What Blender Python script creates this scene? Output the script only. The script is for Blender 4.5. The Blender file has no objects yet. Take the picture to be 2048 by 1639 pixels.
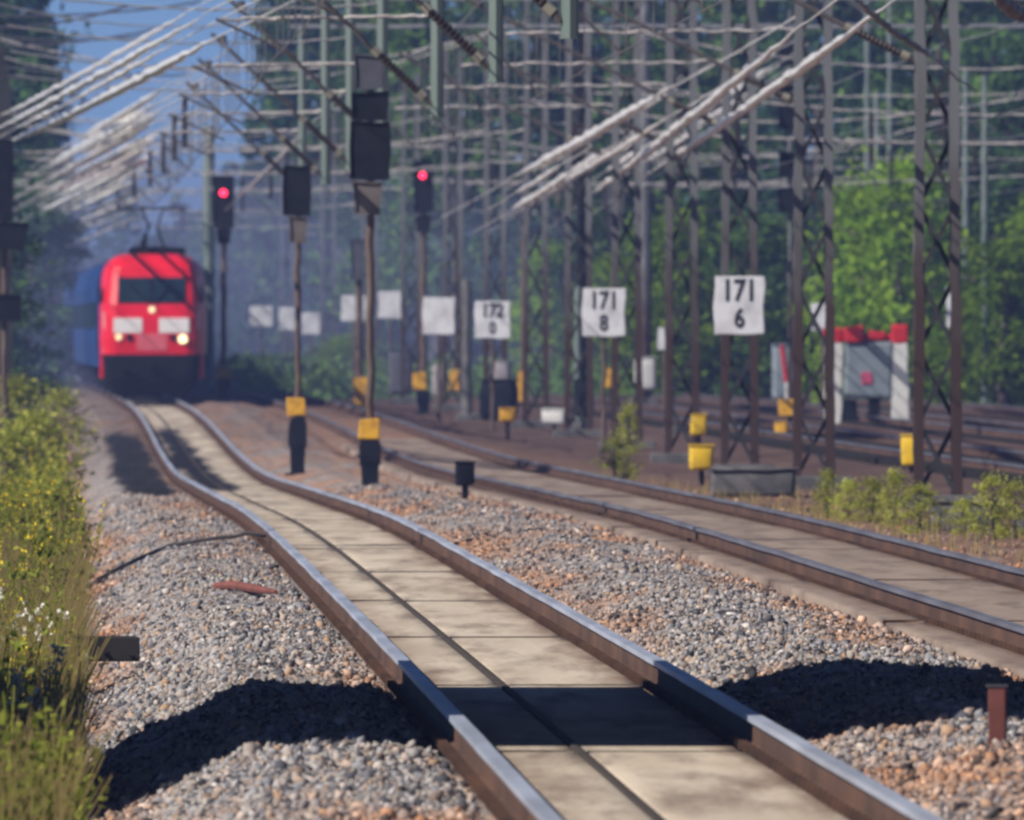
import bpy, bmesh, math, random
import numpy as np
from mathutils import Vector, Matrix, noise as mnoise

random.seed(11)
rng = np.random.default_rng(11)
SC = bpy.context.scene
COL = SC.collection
F, HY, CAMZ = 40000.0, 663.0, 1.95          # focal length (px of the 2048 photo), horizon row, eye height


def at(px, py, d):
    s = F / d
    return Vector(((px - 1024) / s, d, CAMZ + (HY - py) / s))


# ------------------------------------------------------------------ track alignment and ground
_kd = np.array([-400, 0, 80, 115, 178, 207, 231, 274, 348, 571, 700, 800, 1200, 4200.])
_kx = np.array([10.5, 2.55, .90, .18, -1.18, -1.83, -2.38, -3.42, -5.12, -10.3, -13.9, -16.9, -30, -130.])


def _spline(x, y):
    h = np.diff(x); dl = np.diff(y) / h
    m = np.zeros(len(x)); m[0] = dl[0]; m[-1] = dl[-1]
    m[1:-1] = (dl[:-1] * h[1:] + dl[1:] * h[:-1]) / (h[1:] + h[:-1])
    def f(t):
        t = np.asarray(t, float)
        i = np.clip(np.searchsorted(x, t) - 1, 0, len(x) - 2)
        q = (t - x[i]) / h[i]
        return ((2 * q**3 - 3 * q**2 + 1) * y[i] + (q**3 - 2 * q**2 + q) * h[i] * m[i]
                + (-2 * q**3 + 3 * q**2) * y[i + 1] + (q**3 - q**2) * h[i] * m[i + 1])
    return f


xc = _spline(_kd, _kx)
_dip = _spline(np.array([-400, 150, 215, 274, 348, 410, 460, 520, 580, 4200.]),
               np.array([0, 0, -.03, -.21, -.45, -.36, -.2, -.06, 0, 0.]))


def dip(u, d):
    w = np.interp(u, [-30, 2.5, 4.3, 9, 14], [1, 1, .5, .25, 0])
    return _dip(d) * w


_pu = np.array([-2000, -60, -9, -6, -4, -2.75, -1.78, -1.55, -1.0, -.72, .72, 1.05, 1.45, 1.85, 2.2, 2.7, 3.05, 5.5, 5.9, 6.8, 8.7, 10.5, 11.5, 23, 26, 40, 2000])
_pz = np.array([-.9, -.9, -.8, -.72, -.70, -.66, -.17, -.15, -.165, -.24, -.24, -.165, -.09, -.02, -.06, -.09, -.20, -.20, -.24, -.34, -.33, -.25, -.2, -.2, -.35, -.35, -.6])


def gz(u, d):
    return np.interp(u, _pu, _pz) + dip(u, d)


def gpt(u, d, dz=0.0):
    return Vector((float(xc(d)) + u, d, float(gz(u, d)) + dz))


def u_of(px, d):
    return (px - 1024) * d / F - float(xc(d))


# ------------------------------------------------------------------ materials
MATS = {}


def mat(name, col, rough=.7, metal=0.0, col2=None, scale=3.0, stretch=(1, 1, 1), bump=0.0, spec=.4, emit=None, mixp=(.35, .65), detail=6):
    m = bpy.data.materials.new(name); m.use_nodes = True
    nt = m.node_tree; b = nt.nodes['Principled BSDF']
    b.inputs['Base Color'].default_value = (*col, 1)
    b.inputs['Roughness'].default_value = rough
    b.inputs['Metallic'].default_value = metal
    b.inputs['Specular IOR Level'].default_value = spec
    if emit:
        b.inputs['Emission Color'].default_value = (*emit[0], 1); b.inputs['Emission Strength'].default_value = emit[1]
    tc = nt.nodes.new('ShaderNodeTexCoord'); mp = nt.nodes.new('ShaderNodeMapping')
    mp.inputs['Scale'].default_value = stretch
    nt.links.new(tc.outputs['Object'], mp.inputs['Vector'])
    nz = nt.nodes.new('ShaderNodeTexNoise'); nz.inputs['Scale'].default_value = scale; nz.inputs['Detail'].default_value = detail
    nt.links.new(mp.outputs['Vector'], nz.inputs['Vector'])
    if col2 is None: col2 = tuple(c * .72 for c in col)
    r = nt.nodes.new('ShaderNodeValToRGB')
    r.color_ramp.elements[0].position, r.color_ramp.elements[1].position = mixp
    r.color_ramp.elements[0].color = (*col, 1); r.color_ramp.elements[1].color = (*col2, 1)
    nt.links.new(nz.outputs['Fac'], r.inputs['Fac']); nt.links.new(r.outputs['Color'], b.inputs['Base Color'])
    if bump:
        bp = nt.nodes.new('ShaderNodeBump'); bp.inputs['Strength'].default_value = bump; bp.inputs['Distance'].default_value = .02
        nt.links.new(nz.outputs['Fac'], bp.inputs['Height']); nt.links.new(bp.outputs['Normal'], b.inputs['Normal'])
    MATS[name] = m
    return m


def leaf_mat(name, c1, c2, trans=.3):
    m = bpy.data.materials.new(name); m.use_nodes = True
    nt = m.node_tree; nt.nodes.remove(nt.nodes['Principled BSDF']); out = nt.nodes['Material Output']
    g = nt.nodes.new('ShaderNodeNewGeometry'); oi = nt.nodes.new('ShaderNodeObjectInfo')
    r = nt.nodes.new('ShaderNodeValToRGB')
    r.color_ramp.elements[0].color = (*c1, 1); r.color_ramp.elements[1].color = (*c2, 1)
    nt.links.new(g.outputs['Random Per Island'], r.inputs['Fac'])
    hs = nt.nodes.new('ShaderNodeHueSaturation')
    mr = nt.nodes.new('ShaderNodeMapRange'); mr.inputs['To Min'].default_value = .7; mr.inputs['To Max'].default_value = 1.35
    nt.links.new(oi.outputs['Random'], mr.inputs['Value']); nt.links.new(mr.outputs['Result'], hs.inputs['Value'])
    nt.links.new(r.outputs['Color'], hs.inputs['Color'])
    df = nt.nodes.new('ShaderNodeBsdfDiffuse'); tr = nt.nodes.new('ShaderNodeBsdfTranslucent'); mx = nt.nodes.new('ShaderNodeMixShader')
    mx.inputs['Fac'].default_value = trans
    nt.links.new(hs.outputs['Color'], df.inputs['Color']); nt.links.new(hs.outputs['Color'], tr.inputs['Color'])
    nt.links.new(df.outputs[0], mx.inputs[1]); nt.links.new(tr.outputs[0], mx.inputs[2]); nt.links.new(mx.outputs[0], out.inputs['Surface'])
    MATS[name] = m
    return m


def stone_ramp(nt, fac_socket):
    r = nt.nodes.new('ShaderNodeValToRGB'); cr = r.color_ramp; cr.interpolation = 'LINEAR'
    stops = [(0, (.025, .026, .034)), (.16, (.085, .088, .105)), (.36, (.26, .262, .29)), (.5, (.36, .335, .315)), (.64, (.20, .145, .115)),
             (.76, (.43, .42, .435)), (.88, (.38, .25, .155)), (1, (.62, .60, .60))]
    cr.elements[0].position, cr.elements[0].color = stops[0][0], (*stops[0][1], 1)
    cr.elements[1].position, cr.elements[1].color = stops[-1][0], (*stops[-1][1], 1)
    for p, c in stops[1:-1]:
        e = cr.elements.new(p); e.color = (*c, 1)
    nt.links.new(fac_socket, r.inputs['Fac'])
    return r.outputs['Color']


def rust_tint(nt, color_socket):
    """broad patches of rust-brown dust lying over the grey stone"""
    g = nt.nodes.new('ShaderNodeNewGeometry')
    mp = nt.nodes.new('ShaderNodeMapping'); mp.inputs['Scale'].default_value = (1.1, .11, 1.1)
    nt.links.new(g.outputs['Position'], mp.inputs['Vector'])
    nz = nt.nodes.new('ShaderNodeTexNoise'); nz.inputs['Scale'].default_value = 1.0; nz.inputs['Detail'].default_value = 4
    nt.links.new(mp.outputs['Vector'], nz.inputs['Vector'])
    at_ = nt.nodes.new('ShaderNodeAttribute'); at_.attribute_name = 'rust'
    ad = nt.nodes.new('ShaderNodeMath'); ad.operation = 'ADD'
    nt.links.new(nz.outputs['Fac'], ad.inputs[0]); nt.links.new(at_.outputs['Fac'], ad.inputs[1])
    mr = nt.nodes.new('ShaderNodeMapRange'); mr.inputs['From Min'].default_value = .46; mr.inputs['From Max'].default_value = .68
    mr.inputs['To Max'].default_value = .85
    nt.links.new(ad.outputs[0], mr.inputs['Value'])
    mx = nt.nodes.new('ShaderNodeMix'); mx.data_type = 'RGBA'; mx.blend_type = 'MULTIPLY'
    mx.inputs['B'].default_value = (1.25, .78, .50, 1)
    nt.links.new(mr.outputs['Result'], mx.inputs['Factor']); nt.links.new(color_socket, mx.inputs['A'])
    return mx.outputs['Result']


def ground_mat():
    m = bpy.data.materials.new('ballast_ground'); m.use_nodes = True
    nt = m.node_tree; b = nt.nodes['Principled BSDF']; b.inputs['Roughness'].default_value = .95; b.inputs['Specular IOR Level'].default_value = .15
    tc = nt.nodes.new('ShaderNodeTexCoord')
    vo = nt.nodes.new('ShaderNodeTexVoronoi'); vo.inputs['Scale'].default_value = 18
    nt.links.new(tc.outputs['Object'], vo.inputs['Vector'])
    sep = nt.nodes.new('ShaderNodeSeparateColor'); nt.links.new(vo.outputs['Color'], sep.inputs['Color'])
    col = rust_tint(nt, stone_ramp(nt, sep.outputs['Red']))
    def attr(n):
        a = nt.nodes.new('ShaderNodeAttribute'); a.attribute_name = n; return a.outputs['Fac']
    def mixto(colsock, facsock, c1, c2, sc):
        nz = nt.nodes.new('ShaderNodeTexNoise'); nz.inputs['Scale'].default_value = sc; nz.inputs['Detail'].default_value = 8
        nt.links.new(tc.outputs['Object'], nz.inputs['Vector'])
        r = nt.nodes.new('ShaderNodeValToRGB'); r.color_ramp.elements[0].color = (*c1, 1); r.color_ramp.elements[1].color = (*c2, 1)
        r.color_ramp.elements[0].position = .35; r.color_ramp.elements[1].position = .65
        nt.links.new(nz.outputs['Fac'], r.inputs['Fac'])
        mx = nt.nodes.new('ShaderNodeMix'); mx.data_type = 'RGBA'
        nt.links.new(facsock, mx.inputs['Factor']); nt.links.new(colsock, mx.inputs['A']); nt.links.new(r.outputs['Color'], mx.inputs['B'])
        return mx.outputs['Result']
    col = mixto(col, attr('yard'), (.065, .042, .038), (.14, .09, .077), .9)
    col = mixto(col, attr('verge'), (.035, .045, .015), (.10, .085, .04), .6)
    col = mixto(col, attr('painted_mirage'), (.010, .011, .016), (.03, .03, .036), 2.0)  # dark mirage patches painted into the ground colour
    nt.links.new(col, b.inputs['Base Color'])
    bp = nt.nodes.new('ShaderNodeBump'); bp.inputs['Strength'].default_value = .6; bp.inputs['Distance'].default_value = .02
    nt.links.new(vo.outputs['Distance'], bp.inputs['Height']); nt.links.new(bp.outputs['Normal'], b.inputs['Normal'])
    return m


def slab_mat(name, base, light, dark):
    m = bpy.data.materials.new(name); m.use_nodes = True
    nt = m.node_tree; b = nt.nodes['Principled BSDF']; b.inputs['Roughness'].default_value = .9; b.inputs['Specular IOR Level'].default_value = .2
    g = nt.nodes.new('ShaderNodeNewGeometry')
    def noise(sc, st, rough=.65, det=9):
        mp = nt.nodes.new('ShaderNodeMapping'); mp.inputs['Scale'].default_value = st; nt.links.new(g.outputs['Position'], mp.inputs['Vector'])
        n = nt.nodes.new('ShaderNodeTexNoise'); n.inputs['Scale'].default_value = sc; n.inputs['Detail'].default_value = det; n.inputs['Roughness'].default_value = rough
        nt.links.new(mp.outputs['Vector'], n.inputs['Vector']); return n.outputs['Fac']
    def ramp(f, p0, p1):
        r = nt.nodes.new('ShaderNodeMapRange'); r.inputs['From Min'].default_value = p0; r.inputs['From Max'].default_value = p1; nt.links.new(f, r.inputs['Value']); return r.outputs['Result']
    def mix(f, a, c2, mode='MIX'):
        mx = nt.nodes.new('ShaderNodeMix'); mx.data_type = 'RGBA'; mx.blend_type = mode; nt.links.new(f, mx.inputs['Factor'])
        if isinstance(a, tuple): mx.inputs['A'].default_value = (*a, 1)
        else: nt.links.new(a, mx.inputs['A'])
        mx.inputs['B'].default_value = (*c2, 1); return mx.outputs['Result']
    c = mix(ramp(noise(1.0, (1.6, .10, 1)), .42, .62), light, base)
    c = mix(ramp(noise(1.0, (2.6, .22, 1)), .47, .66), c, dark)
    c = mix(ramp(noise(1.0, (14, 1.6, 1), .8), .56, .8), c, (.2, .165, .14))
    def attr(n): a = nt.nodes.new('ShaderNodeAttribute'); a.attribute_name = n; return a.outputs['Fac']
    mu = nt.nodes.new('ShaderNodeMath'); mu.operation = 'MULTIPLY'; nt.links.new(attr('edge'), mu.inputs[0]); nt.links.new(ramp(noise(1.0, (3, .3, 1)), .3, .65), mu.inputs[1])
    c = mix(mu.outputs[0], c, (.16, .095, .065)); c = mix(attr('painted_mirage'), c, (.012, .012, .018))  # last mix paints the mirage's dark reflection onto the slab
    nt.links.new(c, b.inputs['Base Color'])
    bp = nt.nodes.new('ShaderNodeBump'); bp.inputs['Strength'].default_value = .3; bp.inputs['Distance'].default_value = .01
    nt.links.new(noise(30, (1, .4, 1)), bp.inputs['Height']); nt.links.new(bp.outputs['Normal'], b.inputs['Normal'])
    MATS[name] = m


def stone_mat():
    m = bpy.data.materials.new('ballast_stone'); m.use_nodes = True
    nt = m.node_tree; b = nt.nodes['Principled BSDF']; b.inputs['Roughness'].default_value = .85; b.inputs['Specular IOR Level'].default_value = .25
    a = nt.nodes.new('ShaderNodeAttribute'); a.attribute_name = 'tone'
    col = rust_tint(nt, stone_ramp(nt, a.outputs['Fac']))
    o = nt.nodes.new('ShaderNodeAttribute'); o.attribute_name = 'painted_mirage'
    mx = nt.nodes.new('ShaderNodeMix'); mx.data_type = 'RGBA'; mx.inputs['B'].default_value = (.02, .02, .026, 1)  # stones darkened where the mirage reflection is painted
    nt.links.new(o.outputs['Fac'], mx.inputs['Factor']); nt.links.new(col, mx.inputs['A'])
    nt.links.new(mx.outputs['Result'], b.inputs['Base Color'])
    return m


mat('rail_steel', (.055, .032, .026), .8, .1, (.135, .072, .047), 2.0, (1, .3, 1), mixp=(.3, .7))
mat('rail_dull', (.22, .23, .28), .5, .4, (.14, .14, .17), 3.0, (1, .1, 1))
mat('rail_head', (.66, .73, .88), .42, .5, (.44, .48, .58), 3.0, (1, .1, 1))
slab_mat('slab', (.45, .38, .305), (.56, .485, .40), (.25, .20, .165))
slab_mat('slab_dark', (.23, .18, .155), (.30, .24, .20), (.15, .115, .10))
mat('joint', (.05, .04, .035), .95)
def mast_mat():
    m = mat('mast_steel', (.19, .20, .215), .6, .2, (.14, .14, .145), .7, (1, 1, .5)); nt = m.node_tree; b = nt.nodes['Principled BSDF']
    src = b.inputs['Base Color'].links[0].from_socket; g = nt.nodes.new('ShaderNodeNewGeometry'); sp = nt.nodes.new('ShaderNodeSeparateXYZ')
    nt.links.new(g.outputs['Position'], sp.inputs[0]); nz = nt.nodes.new('ShaderNodeTexNoise'); nz.inputs['Scale'].default_value = 1.5
    nt.links.new(g.outputs['Position'], nz.inputs['Vector'])
    ad = nt.nodes.new('ShaderNodeMath'); ad.operation = 'MULTIPLY_ADD'; ad.inputs[1].default_value = 2.5; nt.links.new(nz.outputs['Fac'], ad.inputs[0]); nt.links.new(sp.outputs['Z'], ad.inputs[2])
    mr = nt.nodes.new('ShaderNodeMapRange'); mr.inputs['From Min'].default_value = 3.2; mr.inputs['From Max'].default_value = 5.6; mr.inputs['To Min'].default_value = 1; mr.inputs['To Max'].default_value = 0
    nt.links.new(ad.outputs[0], mr.inputs['Value'])
    mx = nt.nodes.new('ShaderNodeMix'); mx.data_type = 'RGBA'; mx.inputs['B'].default_value = (.06, .036, .03, 1)
    nt.links.new(mr.outputs['Result'], mx.inputs['Factor']); nt.links.new(src, mx.inputs['A']); nt.links.new(mx.outputs['Result'], b.inputs['Base Color'])


mast_mat()
mat('mast_rust', (.075, .05, .042), .8, .1, (.13, .08, .06), 1.5)
mat('lacing', (.045, .045, .05), .7, .2)
mat('pale_green', (.15, .20, .18), .6, .2, (.2, .24, .23), .8, (1, 1, .4))
mat('galv', (.46, .46, .48), .45, .55, (.33, .33, .36), 6)
mat('tube_bright', (.62, .58, .57), .5, .2, (.25, .24, .25), 3.5, (1, 1, 1), mixp=(.45, .62))
mat('cantilever_tube', (.16, .145, .14), .55, .4, (.09, .08, .08), 3)
mat('wire_glint', (1, .96, .90), .22, 0, (.66, .62, .6), .8, (1, .5, 1), mixp=(.58, .72), spec=1.0)  # near-white, blotchy colour that imitates broken sun glints
mat('wire_dark', (.13, .125, .13), .5, .4, (.22, .21, .21), 2)
mat('insulator', (.02, .014, .013), .4, 0, (.04, .024, .02), 6)
mat('insulator_cap', (.33, .31, .25), .5)
mat('concrete', (.17, .165, .165), .95, 0, (.09, .09, .095), 2.5, bump=.3)
mat('signal_black', (.005, .007, .013), .8, 0, (.013, .015, .022), 3, spec=.15)
mat('signal_plate', (.15, .13, .125), .7, .1, (.11, .09, .085), 3)
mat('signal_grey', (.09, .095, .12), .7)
mat('post_brown', (.095, .062, .05), .75, .1, (.16, .12, .1), 1.2)
mat('yellow', (.78, .42, .03), .6, 0, (.42, .21, .03), 5, mixp=(.45, .72))
mat('lime_yellow', (.8, .52, .02), .6, 0, (.5, .32, .03), 5, mixp=(.45, .72))
mat('red_lamp', (.6, .01, .04), .3, emit=((1, .02, .06), 7.0))
mat('head_lamp', (1, .85, .6), .3, emit=((1, .70, .34), 2.0))
mat('head_lamp_dim', (1, .8, .5), .3, emit=((1, .66, .34), .9))
mat('sign_white', (.78, .79, .84), .6, 0, (.52, .52, .56), 3, mixp=(.45, .75))
mat('sign_ink', (.02, .022, .035), .6)
mat('loco_red', (.82, .012, .04), .3, 0, (.70, .010, .022), .6, spec=.5)
mat('loco_grey', (.40, .37, .40), .5, .1)
mat('loco_pale', (.85, .83, .84), .5, 0, (.78, .75, .77))
mat('loco_pink', (.74, .16, .20), .5, 0, (.7, .11, .15))
mat('loco_black', (.006, .006, .010), .9, 0, (.012, .011, .013), 2, spec=.1)
mat('glass', (.012, .03, .045), .12, 0, spec=.6)
mat('coach_blue', (.008, .05, .2), .5, 0, (.007, .042, .17), .4)
mat('coach_roof', (.16, .17, .2), .7)
mat('red_paint', (.62, .02, .03), .55, 0, (.5, .02, .03), 3)
mat('white_paint', (.74, .74, .72), .65, 0, (.64, .64, .63), 2)
mat('cabinet_grey', (.24, .29, .33), .7, 0, (.19, .23, .27), 2)
mat('pink_paint', (.6, .1, .2), .6)
mat('rust_red', (.22, .075, .06), .8, 0, (.15, .05, .04), 5)
mat('dark_wood', (.016, .015, .016), .85, 0, (.03, .027, .027), 4, (1, 4, 1))
mat('bark', (.07, .055, .045), .95, 0, (.12, .1, .085), 3)
mat('cable', (.30, .28, .26), .7, 0, (.2, .18, .17), 3)
leaf_mat('leaf_dark', (.035, .085, .032), (.08, .155, .05))
leaf_mat('leaf_mid', (.06, .13, .035), (.14, .24, .06))
leaf_mat('leaf_lime', (.11, .22, .02), (.26, .38, .04), .45)
leaf_mat('leaf_pale', (.32, .38, .06), (.55, .54, .13), .45)
leaf_mat('leaf_spruce', (.022, .06, .04), (.05, .11, .06), .1)
leaf_mat('leaf_weed', (.15, .20, .03), (.40, .42, .08), .4)
leaf_mat('grass_dry', (.22, .18, .07), (.42, .33, .14), .3)
leaf_mat('grass_green', (.075, .11, .025), (.18, .2, .05), .3)
leaf_mat('petal_yellow', (.72, .52, .02), (.8, .66, .08), .3)
leaf_mat('petal_white', (.72, .7, .6), (.82, .8, .7), .3)
GROUND = ground_mat(); STONE = stone_mat()


# ------------------------------------------------------------------ object helpers
def link(o, parent=None):
    COL.objects.link(o)
    if parent is not None: o.parent = parent
    return o


def tag(o, label, cat, group=None, kind=None):
    o['label'] = label
    if cat: o['category'] = cat
    if group: o['group'] = group
    if kind: o['kind'] = kind
    return o


def thing(name, label, cat, loc=(0, 0, 0), rz=0.0, group=None):
    o = bpy.data.objects.new(name, None); o.empty_display_size = .3
    o.location = loc; o.rotation_euler = (0, 0, rz)
    link(o); return tag(o, label, cat, group)


class MB:
    def __init__(s): s.v = []; s.f = []; s.mi = []
    def add(s, vs, fs, mi=0):
        n = len(s.v); s.v += [tuple(v) for v in vs]; s.f += [tuple(i + n for i in f) for f in fs]; s.mi += [mi] * len(fs); return s
    def box(s, c, size, rot=None, mi=0, taper=1.0):
        hx, hy, hz = size[0] / 2, size[1] / 2, size[2] / 2
        vs = [Vector((x * hx * (taper if z > 0 else 1), y * hy * (taper if z > 0 else 1), z * hz)) for z in (-1, 1) for x, y in ((-1, -1), (1, -1), (1, 1), (-1, 1))]
        if rot is not None: vs = [rot @ v for v in vs]
        c = Vector(c)
        return s.add([v + c for v in vs], [(3, 2, 1, 0), (4, 5, 6, 7), (0, 1, 5, 4), (1, 2, 6, 5), (2, 3, 7, 6), (3, 0, 4, 7)], mi)
    def cbox(s, c, size, b=.02, mi=0):
        """box with chamfered vertical and horizontal edges"""
        bm = bmesh.new(); bmesh.ops.create_cube(bm, size=1)
        for v in bm.verts: v.co = Vector((v.co.x * size[0], v.co.y * size[1], v.co.z * size[2]))
        bmesh.ops.bevel(bm, geom=list(bm.edges), offset=b, segments=2, affect='EDGES', profile=.6)
        c = Vector(c); bm.verts.index_update()
        s.add([v.co + c for v in bm.verts], [[v.index for v in f.verts] for f in bm.faces], mi); bm.free(); return s
    def bar(s, a, b, w, h=None, mi=0):
        a, b = Vector(a), Vector(b); d = b - a; L = d.length
        if L < 1e-6: return s
        q = d.to_track_quat('Z', 'Y').to_matrix()
        return s.box((a + b) / 2, (w, h or w, L), q, mi)
    def tube(s, pts, r, n=6, mi=0, cap=True):
        pts = [Vector(p) for p in pts]; rs = r if isinstance(r, (list, tuple)) else [r] * len(pts)
        rings = []
        for i, p in enumerate(pts):
            t = (pts[min(i + 1, len(pts) - 1)] - pts[max(i - 1, 0)]).normalized()
            ref = Vector((0, 0, 1)) if abs(t.z) < .9 else Vector((0, 1, 0))
            a = t.cross(ref).normalized(); b = a.cross(t)
            rings.append([p + (a * math.cos(k / n * 2 * math.pi) + b * math.sin(k / n * 2 * math.pi)) * rs[i] for k in range(n)])
        vs = [v for ring in rings for v in ring]; fs = []
        for i in range(len(pts) - 1):
            for k in range(n):
                k2 = (k + 1) % n
                fs.append((i * n + k, i * n + k2, (i + 1) * n + k2, (i + 1) * n + k))
        if cap: fs += [tuple(range(n))[::-1], tuple((len(pts) - 1) * n + k for k in range(n))]
        return s.add(vs, fs, mi)
    def build(s, name, m, parent=None, smooth=False):
        me = bpy.data.meshes.new(name); me.from_pydata(s.v, [], s.f); me.update()
        for x in (m if isinstance(m, (list, tuple)) else [m]): me.materials.append(MATS[x] if isinstance(x, str) else x)
        if any(s.mi): me.polygons.foreach_set('material_index', s.mi)
        if smooth: me.polygons.foreach_set('use_smooth', [True] * len(me.polygons))
        return link(bpy.data.objects.new(name, me), parent)


def np_mesh(name, verts, faces, m, parent=None, attrs=None):
    """fast mesh from numpy arrays; all faces have the same number of corners"""
    me = bpy.data.meshes.new(name); n, k = faces.shape
    me.vertices.add(len(verts)); me.vertices.foreach_set('co', np.ascontiguousarray(verts, dtype=np.float32).ravel())
    me.loops.add(n * k); me.loops.foreach_set('vertex_index', np.ascontiguousarray(faces, dtype=np.int32).ravel())
    me.polygons.add(n); me.polygons.foreach_set('loop_start', np.arange(0, n * k, k, dtype=np.int32))
    me.update(calc_edges=True); me.validate()
    for a, v in (attrs or {}).items():
        at_ = me.attributes.new(a, 'FLOAT', 'POINT'); at_.data.foreach_set('value', np.ascontiguousarray(v, dtype=np.float32))
    me.materials.append(MATS[m] if isinstance(m, str) else m)
    o = bpy.data.objects.new(name, me); return link(o, parent)


def copy_tree(o, parent=None):
    c = o.copy(); COL.objects.link(c)
    if parent is not None: c.parent = parent
    for ch in list(o.children): copy_tree(ch, c)
    return c


def vnoise(x, y, s=1.0):
    """cheap smooth 2-D value noise (vectorised)"""
    x = np.asarray(x) * s; y = np.asarray(y) * s
    xi = np.floor(x).astype(int); yi = np.floor(y).astype(int); fx = x - xi; fy = y - yi
    fx = fx * fx * (3 - 2 * fx); fy = fy * fy * (3 - 2 * fy)
    def h(a, b):
        n = (a * 374761393 + b * 668265263) & 0x7fffffff
        n = ((n ^ (n >> 13)) * 1274126177) & 0x7fffffff
        return ((n ^ (n >> 16)) & 0xffff) / 65535.0
    return ((h(xi, yi) * (1 - fx) + h(xi + 1, yi) * fx) * (1 - fy) + (h(xi, yi + 1) * (1 - fx) + h(xi + 1, yi + 1) * fx) * fy)


def painted_mirage_of(u, d):
    """dark mirage reflection of the train, painted into the ballast and slab colour"""
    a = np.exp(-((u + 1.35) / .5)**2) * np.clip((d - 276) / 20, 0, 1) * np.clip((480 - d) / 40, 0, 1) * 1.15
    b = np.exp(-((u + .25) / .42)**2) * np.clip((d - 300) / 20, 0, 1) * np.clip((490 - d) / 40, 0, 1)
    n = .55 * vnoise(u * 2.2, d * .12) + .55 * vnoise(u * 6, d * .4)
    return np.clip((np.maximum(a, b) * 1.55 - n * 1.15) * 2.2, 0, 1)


def rust_of(u, d):
    r = np.interp(u, [-3, -2.5, -2.0, -1.0, .9, 1.2, 2.0, 2.9, 3.2], [.1, .06, -.18, -.02, .06, .06, -.08, .10, .14])
    return r + np.interp(d, [80, 92, 104, 170, 260], [.12, .06, -.04, 0, .08])


# ------------------------------------------------------------------ ground
us = np.unique(np.concatenate([[-1800, -600, -200, -90, -45, -25, -15, -10, -7], np.arange(-5.5, -2.8, .3), np.arange(-2.8, 3.4, .06), np.arange(3.4, 9, .3),
                               np.arange(9, 30, 1.5), [34, 40, 60, 100, 200, 600, 1800]]))
ds = np.concatenate([[-300, -100, 0, 40, 70], np.arange(76, 135, .16), np.arange(135, 300, .6), np.arange(300, 700, 4), np.arange(700, 1200, 25), np.arange(1200, 4200, 250), [4150]])
U, D = np.meshgrid(us, ds)
Z = gz(U, D)
bal = ((U > -2.9) & (U < 3.1) | (U > 5.5) & (U < 9)) & (np.abs(U) > .73)
Z = Z + bal * ((vnoise(U * 9, D * 2.2) - .5) * .05 + (vnoise(U * 3.1 + 7, D * .5) - .5) * .06)
Z = Z + (U < -2.6) * (vnoise(U * 1.2, D * .3) - .5) * .25
X = xc(D) + U
nr, nc = U.shape
idx = np.arange(nr * nc).reshape(nr, nc)
faces = np.stack([idx[:-1, :-1], idx[:-1, 1:], idx[1:, 1:], idx[1:, :-1]], -1).reshape(-1, 4)
yard = np.clip((U - 4.5) / 3.5, 0, 1) * np.clip((D - 120) / 120, .35, 1) + np.clip((D - 330) / 250, 0, .55)
verge = np.clip((-2.6 - U) / .5, 0, 1) + np.clip((U - 27) / 6, 0, 1) + np.clip((D - 640) / 120, 0, 1)
g = np_mesh('ground', np.stack([X.ravel(), D.ravel(), Z.ravel()], -1), faces, GROUND,
            attrs={'yard': np.clip(yard, 0, 1).ravel(), 'verge': np.clip(verge, 0, 1).ravel(), 'painted_mirage': painted_mirage_of(U, D).ravel(), 'rust': rust_of(U, D).ravel()})
tag(g, 'brown and grey ballast ground falling to a weedy verge', None, kind='structure')


def icosa():
    p = (1 + 5**.5) / 2
    v = np.array([(-1, p, 0), (1, p, 0), (-1, -p, 0), (1, -p, 0), (0, -1, p), (0, 1, p), (0, -1, -p), (0, 1, -p), (p, 0, -1), (p, 0, 1), (-p, 0, -1), (-p, 0, 1)], float)
    v /= np.linalg.norm(v[0])
    f = np.array([(0, 11, 5), (0, 5, 1), (0, 1, 7), (0, 7, 10), (0, 10, 11), (1, 5, 9), (5, 11, 4), (11, 10, 2), (10, 7, 6), (7, 1, 8), (3, 9, 4), (3, 4, 2), (3, 2, 6), (3, 6, 8), (3, 8, 9), (4, 9, 5), (2, 4, 11), (6, 2, 10), (8, 6, 7), (9, 8, 1)])
    return v, f


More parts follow.
